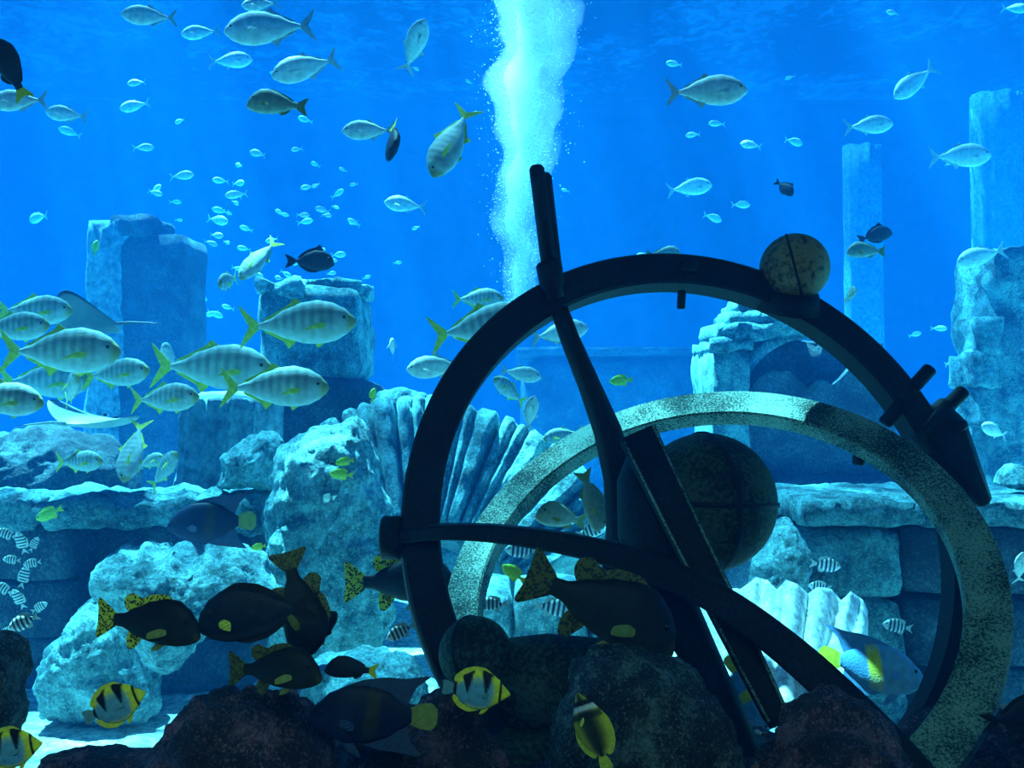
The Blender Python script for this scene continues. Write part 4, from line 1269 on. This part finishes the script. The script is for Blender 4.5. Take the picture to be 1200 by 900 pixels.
fish('grunt', 658, 606, 5.6, 72, 165, 30, 'yellow-green fish seen between the strut and the weathered ring')
fish('yellow_fish', 602, 672, 5.5, 34, 145, 0, 'slim yellow fish near the low sunlit step behind the rings')
# ---- sergeants
SG = 'striped sergeant fish'
fish('sergeant_fish', 967, 662, 6.5, 37, -8, 0, 'striped sergeant fish, larger of two above the fluted drum', SG)
fish('sergeant_fish', 961, 688, 6.75, 28, 172, 0, 'striped sergeant fish, smaller of two above the fluted drum', SG)
fish('sergeant_fish', 1052, 734, 6.8, 36, 170, 0, 'dim striped sergeant fish in front of the square algae-streaked block', SG)
fish('sergeant_fish', 578, 708, 5.6, 36, 180, 0, 'striped sergeant fish over the low sunlit step beside the ball', SG)
fish('sergeant_fish', 648, 712, 6.4, 46, -10, 0, 'striped sergeant fish by the tail of the largest dark fish', SG)
fish('sergeant_fish', 470, 740, 4.9, 38, 205, 15, 'striped sergeant fish outside the lower edge of the dark ring', SG)
fish('sergeant_fish', 612, 645, 6.5, 42, 175, 10, 'striped sergeant fish just under the curved horizontal bar', SG)
fish('sergeant_fish', 692, 622, 6.8, 36, 20, 10, 'striped sergeant fish above the curved bar beside the strut', SG)
for (x, y, l, a, tn) in [(8, 626, 26, 160, 0), (25, 636, 30, 100, 20), (40, 638, 20, 60, 0), (14, 656, 22, 175, 0), (28, 676, 28, 75, 0), (22, 702, 28, 110, 20), (46, 712, 22, 30, 0), (4, 690, 26, 150, 0), (10, 740, 22, 200, 0), (38, 660, 22, 190, 0)]:
    fish('sergeant_fish', x, y, 6.9, l, a, tn, 'small striped sergeant fish in the cluster before the dim platform piers', 'sergeant cluster at the platform')
fish('sergeant_fish', 28, 729, 5.0, 40, 205, 0, 'boldly striped sergeant fish below the cluster near the rock pillar', SG)
# ---- yellow reef fish
fish('yellow_fish', 404, 541, 7.0, 22, 190, 10, 'upper of two bright green-yellow fish before the fallen arch')
fish('yellow_fish', 400, 556, 7.0, 28, 175, 10, 'lower of two bright green-yellow fish before the fallen arch')
fish('yellow_fish', 437, 463, 8.0, 17, 80, 0, 'tiny yellow fish poised above the fallen arch')
fish('yellow_fish', 58, 602, 8.4, 32, 205, 10, 'green-yellow fish at the crumbling edge of the stone platform')
fish('yellow_fish', 303, 641, 6.6, 18, 190, 0, 'tiny green-yellow fish below the dim blue angelfish')
fish('yellow_fish', 728, 446, 8.5, 28, 185, 0, 'small greenish fish alone before the far sunken building')
fish('yellow_fish', 112, 290, 13, 18, 80, 0, 'small green fish in front of the tall broken tower')
# ---- the school of trevally
TG = 'school of trevally'
fish('trevally', 349, 380, 7.0, 137, 3, 0, 'barred silver trevally in front of the sunlit pillar top', TG)
fish('trevally', 322, 454, 6.5, 128, 0, 0, 'barred silver trevally over the fluted column stump, lowest of three beside the pillar', TG)
fish('trevally', 249, 431, 7.4, 145, -2, 0, 'long barred trevally just behind the one over the fluted stump', TG)
fish('trevally', 193, 467, 6.9, 90, 3, 12, 'small dusky trevally swimming under the long barred one', TG)
fish('trevally', 71, 412, 6.4, 143, 0, 0, 'silver trevally with bright yellow tail below the dim ray', TG)
fish('trevally', 136, 438, 7.3, 88, 5, 10, 'dusky trevally following the bright yellow-tailed one', TG)
fish('trevally', 0, 467, 5.9, 105, -6, 0, 'greenish-headed trevally entering below the yellow-tailed one', TG)
fish('trevally', 84, 456, 6.8, 80, 35, 48, 'trevally with yellow-green face turning towards the glass in the school', TG)
fish('trevally', 40, 364, 8.2, 92, 0, 0, 'faint blue trevally above the bright yellow-tailed one', TG)
fish('trevally', 14, 384, 7.3, 90, 4, 0, 'dusky green trevally overlapped by the faint blue one', TG)
fish('trevally', 52, 447, 9.2, 110, 0, 0, 'dim blue trevally deep in the school behind the turning one', TG)
fish('jack', 199, 418, 8.0, 60, 80, 70, 'pale fish seen end on behind the long barred trevally', TG)
fish('trevally', 156, 528, 7.0, 80, -95, 25, 'trevally plunging straight down past the platform top', TG)
fish('trevally', 93, 541, 7.5, 66, 2, 15, 'pale green-backed trevally hovering low above the platform edge', TG)
fish('trevally', 192, 551, 7.8, 62, 48, 20, 'trevally climbing steeply beside the fluted stump', TG)
fish('trevally', 176, 541, 8.2, 42, 20, 20, 'little trevally between the plunging and the climbing fish', TG)
fish('trevally', 303, 304, 8.6, 66, 232, 15, 'silver trevally nosing down beside the dark unicornfish', TG)
fish('trevally', 267, 329, 8.0, 52, 250, 70, 'trevally seen head on with a gleaming cheek left of the pillar top'.replace(' left of', ' beside'), TG)
fish('trevally', 567, 383, 7.2, 130, 10, 0, 'large yellow-tailed trevally passing behind the dark ring at the plume foot', TG)
fish('trevally', 560, 350, 9.2, 62, 0, 10, 'small dim trevally over the large one at the plume foot', TG)
fish('jack', 512, 430, 8.0, 72, 185, 0, 'gleaming white fish heading away from the dark ring', TG)
fish('jack', 460, 408, 8.6, 40, 80, 65, 'small white fish seen end on between the pillar and plume', TG)
fish('jack', 610, 438, 9.2, 50, -10, 0, 'dim fish just inside the dark ring below the plume', TG)
fish('trevally', 597, 458, 8.8, 54, 140, 30, 'pale yellow-finned fish inside the ring above the fallen arch', TG)
fish('jack', 622, 484, 8.6, 44, 80, 20, 'narrow upright fish above the end of the fallen arch', TG)
fish('trevally', 660, 510, 9.4, 48, 190, 0, 'dim blue fish between the fallen arch and the strut', TG)
fish('jack', 655, 390, 9.0, 70, 10, 10, 'pale fish half hidden by the strut under the ring top', TG)
# ---- upper water
fish('jack', 175, 19, 8.0, 62, 182, 15, 'gleaming white fish with an upright tail near the surface')
fish('jack', 316, 33, 7.4, 108, 184, 0, 'long gleaming white fish near the surface, biggest there')
fish('jack', 358, 79, 8.0, 82, 200, 10, 'silver fish heading down beneath the long gleaming one')
fish('grunt', 325, 122, 6.5, 72, 174, 0, 'plump grey-green fish with a dark tail in open water')
fish('jack', 486, 54, 9.0, 66, 62, 30, 'pale fish climbing steeply towards the surface')
fish('jack', 432, 153, 8.0, 62, 184, 10, 'pale fish crossing behind a dark diving fish')
fish('yellowtail_fish', 460, 164, 7.0, 70, -86, 40, 'dark fish diving straight down with a pale yellow tail', roll=65)
fish('trevally', 529, 166, 7.0, 104, -114, 15, 'big silver fish diving beside the bubble plume')
fish('jack', 828, 107, 7.0, 97, 2, 0, 'large silver fish alone in open water above the small ring ball')
fish('jack', 22, 118, 7.0, 68, 182, 0, 'white fish under the dark yellow-tailed one')
fish('yellowtail_fish', 10, 80, 5.0, 78, 116, 10, 'dark fish with an orange-yellow tail over a white one')
fish('unicornfish', 363, 306, 8.0, 58, 0, 0, 'dark unicornfish above the sunlit pillar')
fish('grunt', 1015, 294, 9.0, 46, 178, 0, 'pale green fish beneath a dark one before the faint pillar shape')
fish('unicornfish', 1025, 276, 10, 42, 15, 0, 'dark fish above a pale green one before the faint pillar shape')
fish('unicornfish', 919, 220, 9.0, 30, -50, 30, 'small dark fish above the ball on the ring')
fish('jack', 1125, 183, 13, 74, 2, 0, 'faint blue fish beside the broad faint pillar shape')
fish('jack', 1018, 147, 13, 58, 5, 0, 'faint fish just above the faint pillar shape in the haze')
fish('jack', 1072, 96, 14, 62, 218, 0, 'faint fish heading downward high over the haze')
fish('jack', 1150, 300, 12, 60, 195, 0, 'faint fish touching the tall rough column')
fish('grunt', 996, 346, 9.5, 34, 80, 70, 'small fish seen end on beside the ring ball')
fish('grunt', 778, 298, 11, 42, 3, 0, 'dim green fish skimming the top of the dark ring')
fish('jack', 78, 134, 9.5, 50, 172, 0, 'small white fish over a tiny dim one')
fish('jack', 475, 240, 13, 50, 172, 0, 'faint fish beside the plume below the big diving fish')
fish('jack', 235, 38, 13, 46, 185, 0, 'faint fish behind the long gleaming one')
fish('jack', 270, 71, 15, 52, 3, 0, 'very faint fish between the silver ones near the surface')
fish('jack', 808, 220, 16, 54, 8, 0, 'very faint fish below the large silver one')
fish('jack', 1165, 505, 10.5, 42, 160, 20, 'faint fish before the foot of the tall rough column')
fish('jack', 1196, 665, 6.8, 46, 100, 30, 'blue fish turning upward by the square block')
fish('jack', 305, 5, 9, 44, 184, 0, 'silver fish almost touching the surface over the long gleaming one')
# ---- rays
def ray(px, py, d, wpx, heading, mat, label, tilt):
    t = tag(empty('stingray'), label, 'ray', 'rays in the school')
    bm = bmesh.new()
    nu, nv = 22, 20
    g_ = {}
    for side in (1, -1):
        for i in range(nu + 1):
            u = i / nu                                     # nose to tail root
            half = 0.5 * (math.sin(math.pi * u ** 0.85) ** 0.75 if 0 < u < 1 else 0.0) + 0.012
            for j in range(nv + 1):
                v = -1 + 2 * j / nv
                th = 0.075 * (1 - abs(v) ** 1.3) * math.sin(math.pi * min(1, u * .95 + .04)) ** .6 + .003
                flap = 0.16 * (abs(v) * half * 2) ** 1.8
                if side == -1 and j in (0, nv): g_[(side, i, j)] = g_[(1, i, j)]; continue
                g_[(side, i, j)] = bm.verts.new((0.42 - u * .84 - .10 * abs(v) * (1 - u), v * half, flap + side * th * (1 if side > 0 else .6)))
        for i in range(nu):
            for j in range(nv):
                bm.faces.new((g_[(side, i, j)], g_[(side, i + 1, j)], g_[(side, i + 1, j + 1)], g_[(side, i, j + 1)]))
    obj('disc', bm, mat, t)
    obj('tail', tube([Vector((-.38, 0, 0)), Vector((-.6, .01, .01)), Vector((-.85, .03, -.01)), Vector((-1.05, .02, -.03))], [.025, .016, .009, .003], 8), mat, t)
    for s in (-1, 1):
        bm = bmesh.new(); bmesh.ops.create_uvsphere(bm, u_segments=8, v_segments=6, radius=.02)
        for v in bm.verts: v.co += Vector((.28, s * .07, .075))
        obj('eye', bm, M['eye'], t)
    s = wpx / F * d
    t.matrix_world = Matrix.Translation(P(px, py, d)) @ Matrix.Rotation(math.radians(heading), 4, 'Z') @ Matrix.Rotation(math.radians(tilt), 4, 'X') @ Matrix.Scale(s, 4)
ray(108, 496, 7.9, 112, 78, plain_mat('pale_ray_skin', (0.42, 0.55, 0.55), 0.5), 'pale stingray gliding over the platform boulder', 10)
ray(100, 380, 9.6, 96, 172, plain_mat('dark_ray_skin', (0.05, 0.10, 0.13), 0.5), 'dim blue stingray before the broken tower foot', 24)
# ---- small far fish
rnd = random.Random(21)
far = [(160, 97, 22), (158, 124, 36), (168, 173, 24), (82, 155, 26), (213, 206, 28), (45, 255, 34), (277, 228, 26), (255, 258, 30), (355, 252, 16), (378, 246, 18), (247, 285, 16), (182, 226, 18),
       (930, 166, 26), (840, 145, 20), (812, 158, 18), (880, 170, 26), (868, 240, 24), (835, 255, 26), (790, 75, 20), (1190, 10, 30), (1046, 15, 16), (1100, 385, 18), (1072, 392, 16), (1115, 425, 20), (348, 175, 14), (302, 180, 22), (755, 300, 18), (600, 395, 20)]
for x, y, l in far:
    tiny('jack', x, y, rnd.uniform(15, 22), l, rnd.choice([0, 180]) + rnd.uniform(-20, 20), rnd.uniform(-30, 30), 'small pale fish far off in the open blue water', 'small far fish')
for k in range(70):
    x, y = rnd.gauss(330, 75), rnd.gauss(300, 75)
    if k % 7 == 0: x, y = rnd.uniform(200, 1150), rnd.uniform(40, 330)
    tiny('jack', x, y, rnd.uniform(19, 27), rnd.uniform(9, 20), rnd.choice([0, 180]) + rnd.uniform(-30, 30), rnd.uniform(-40, 40), 'small pale fish far off in the open blue water', 'small far fish')
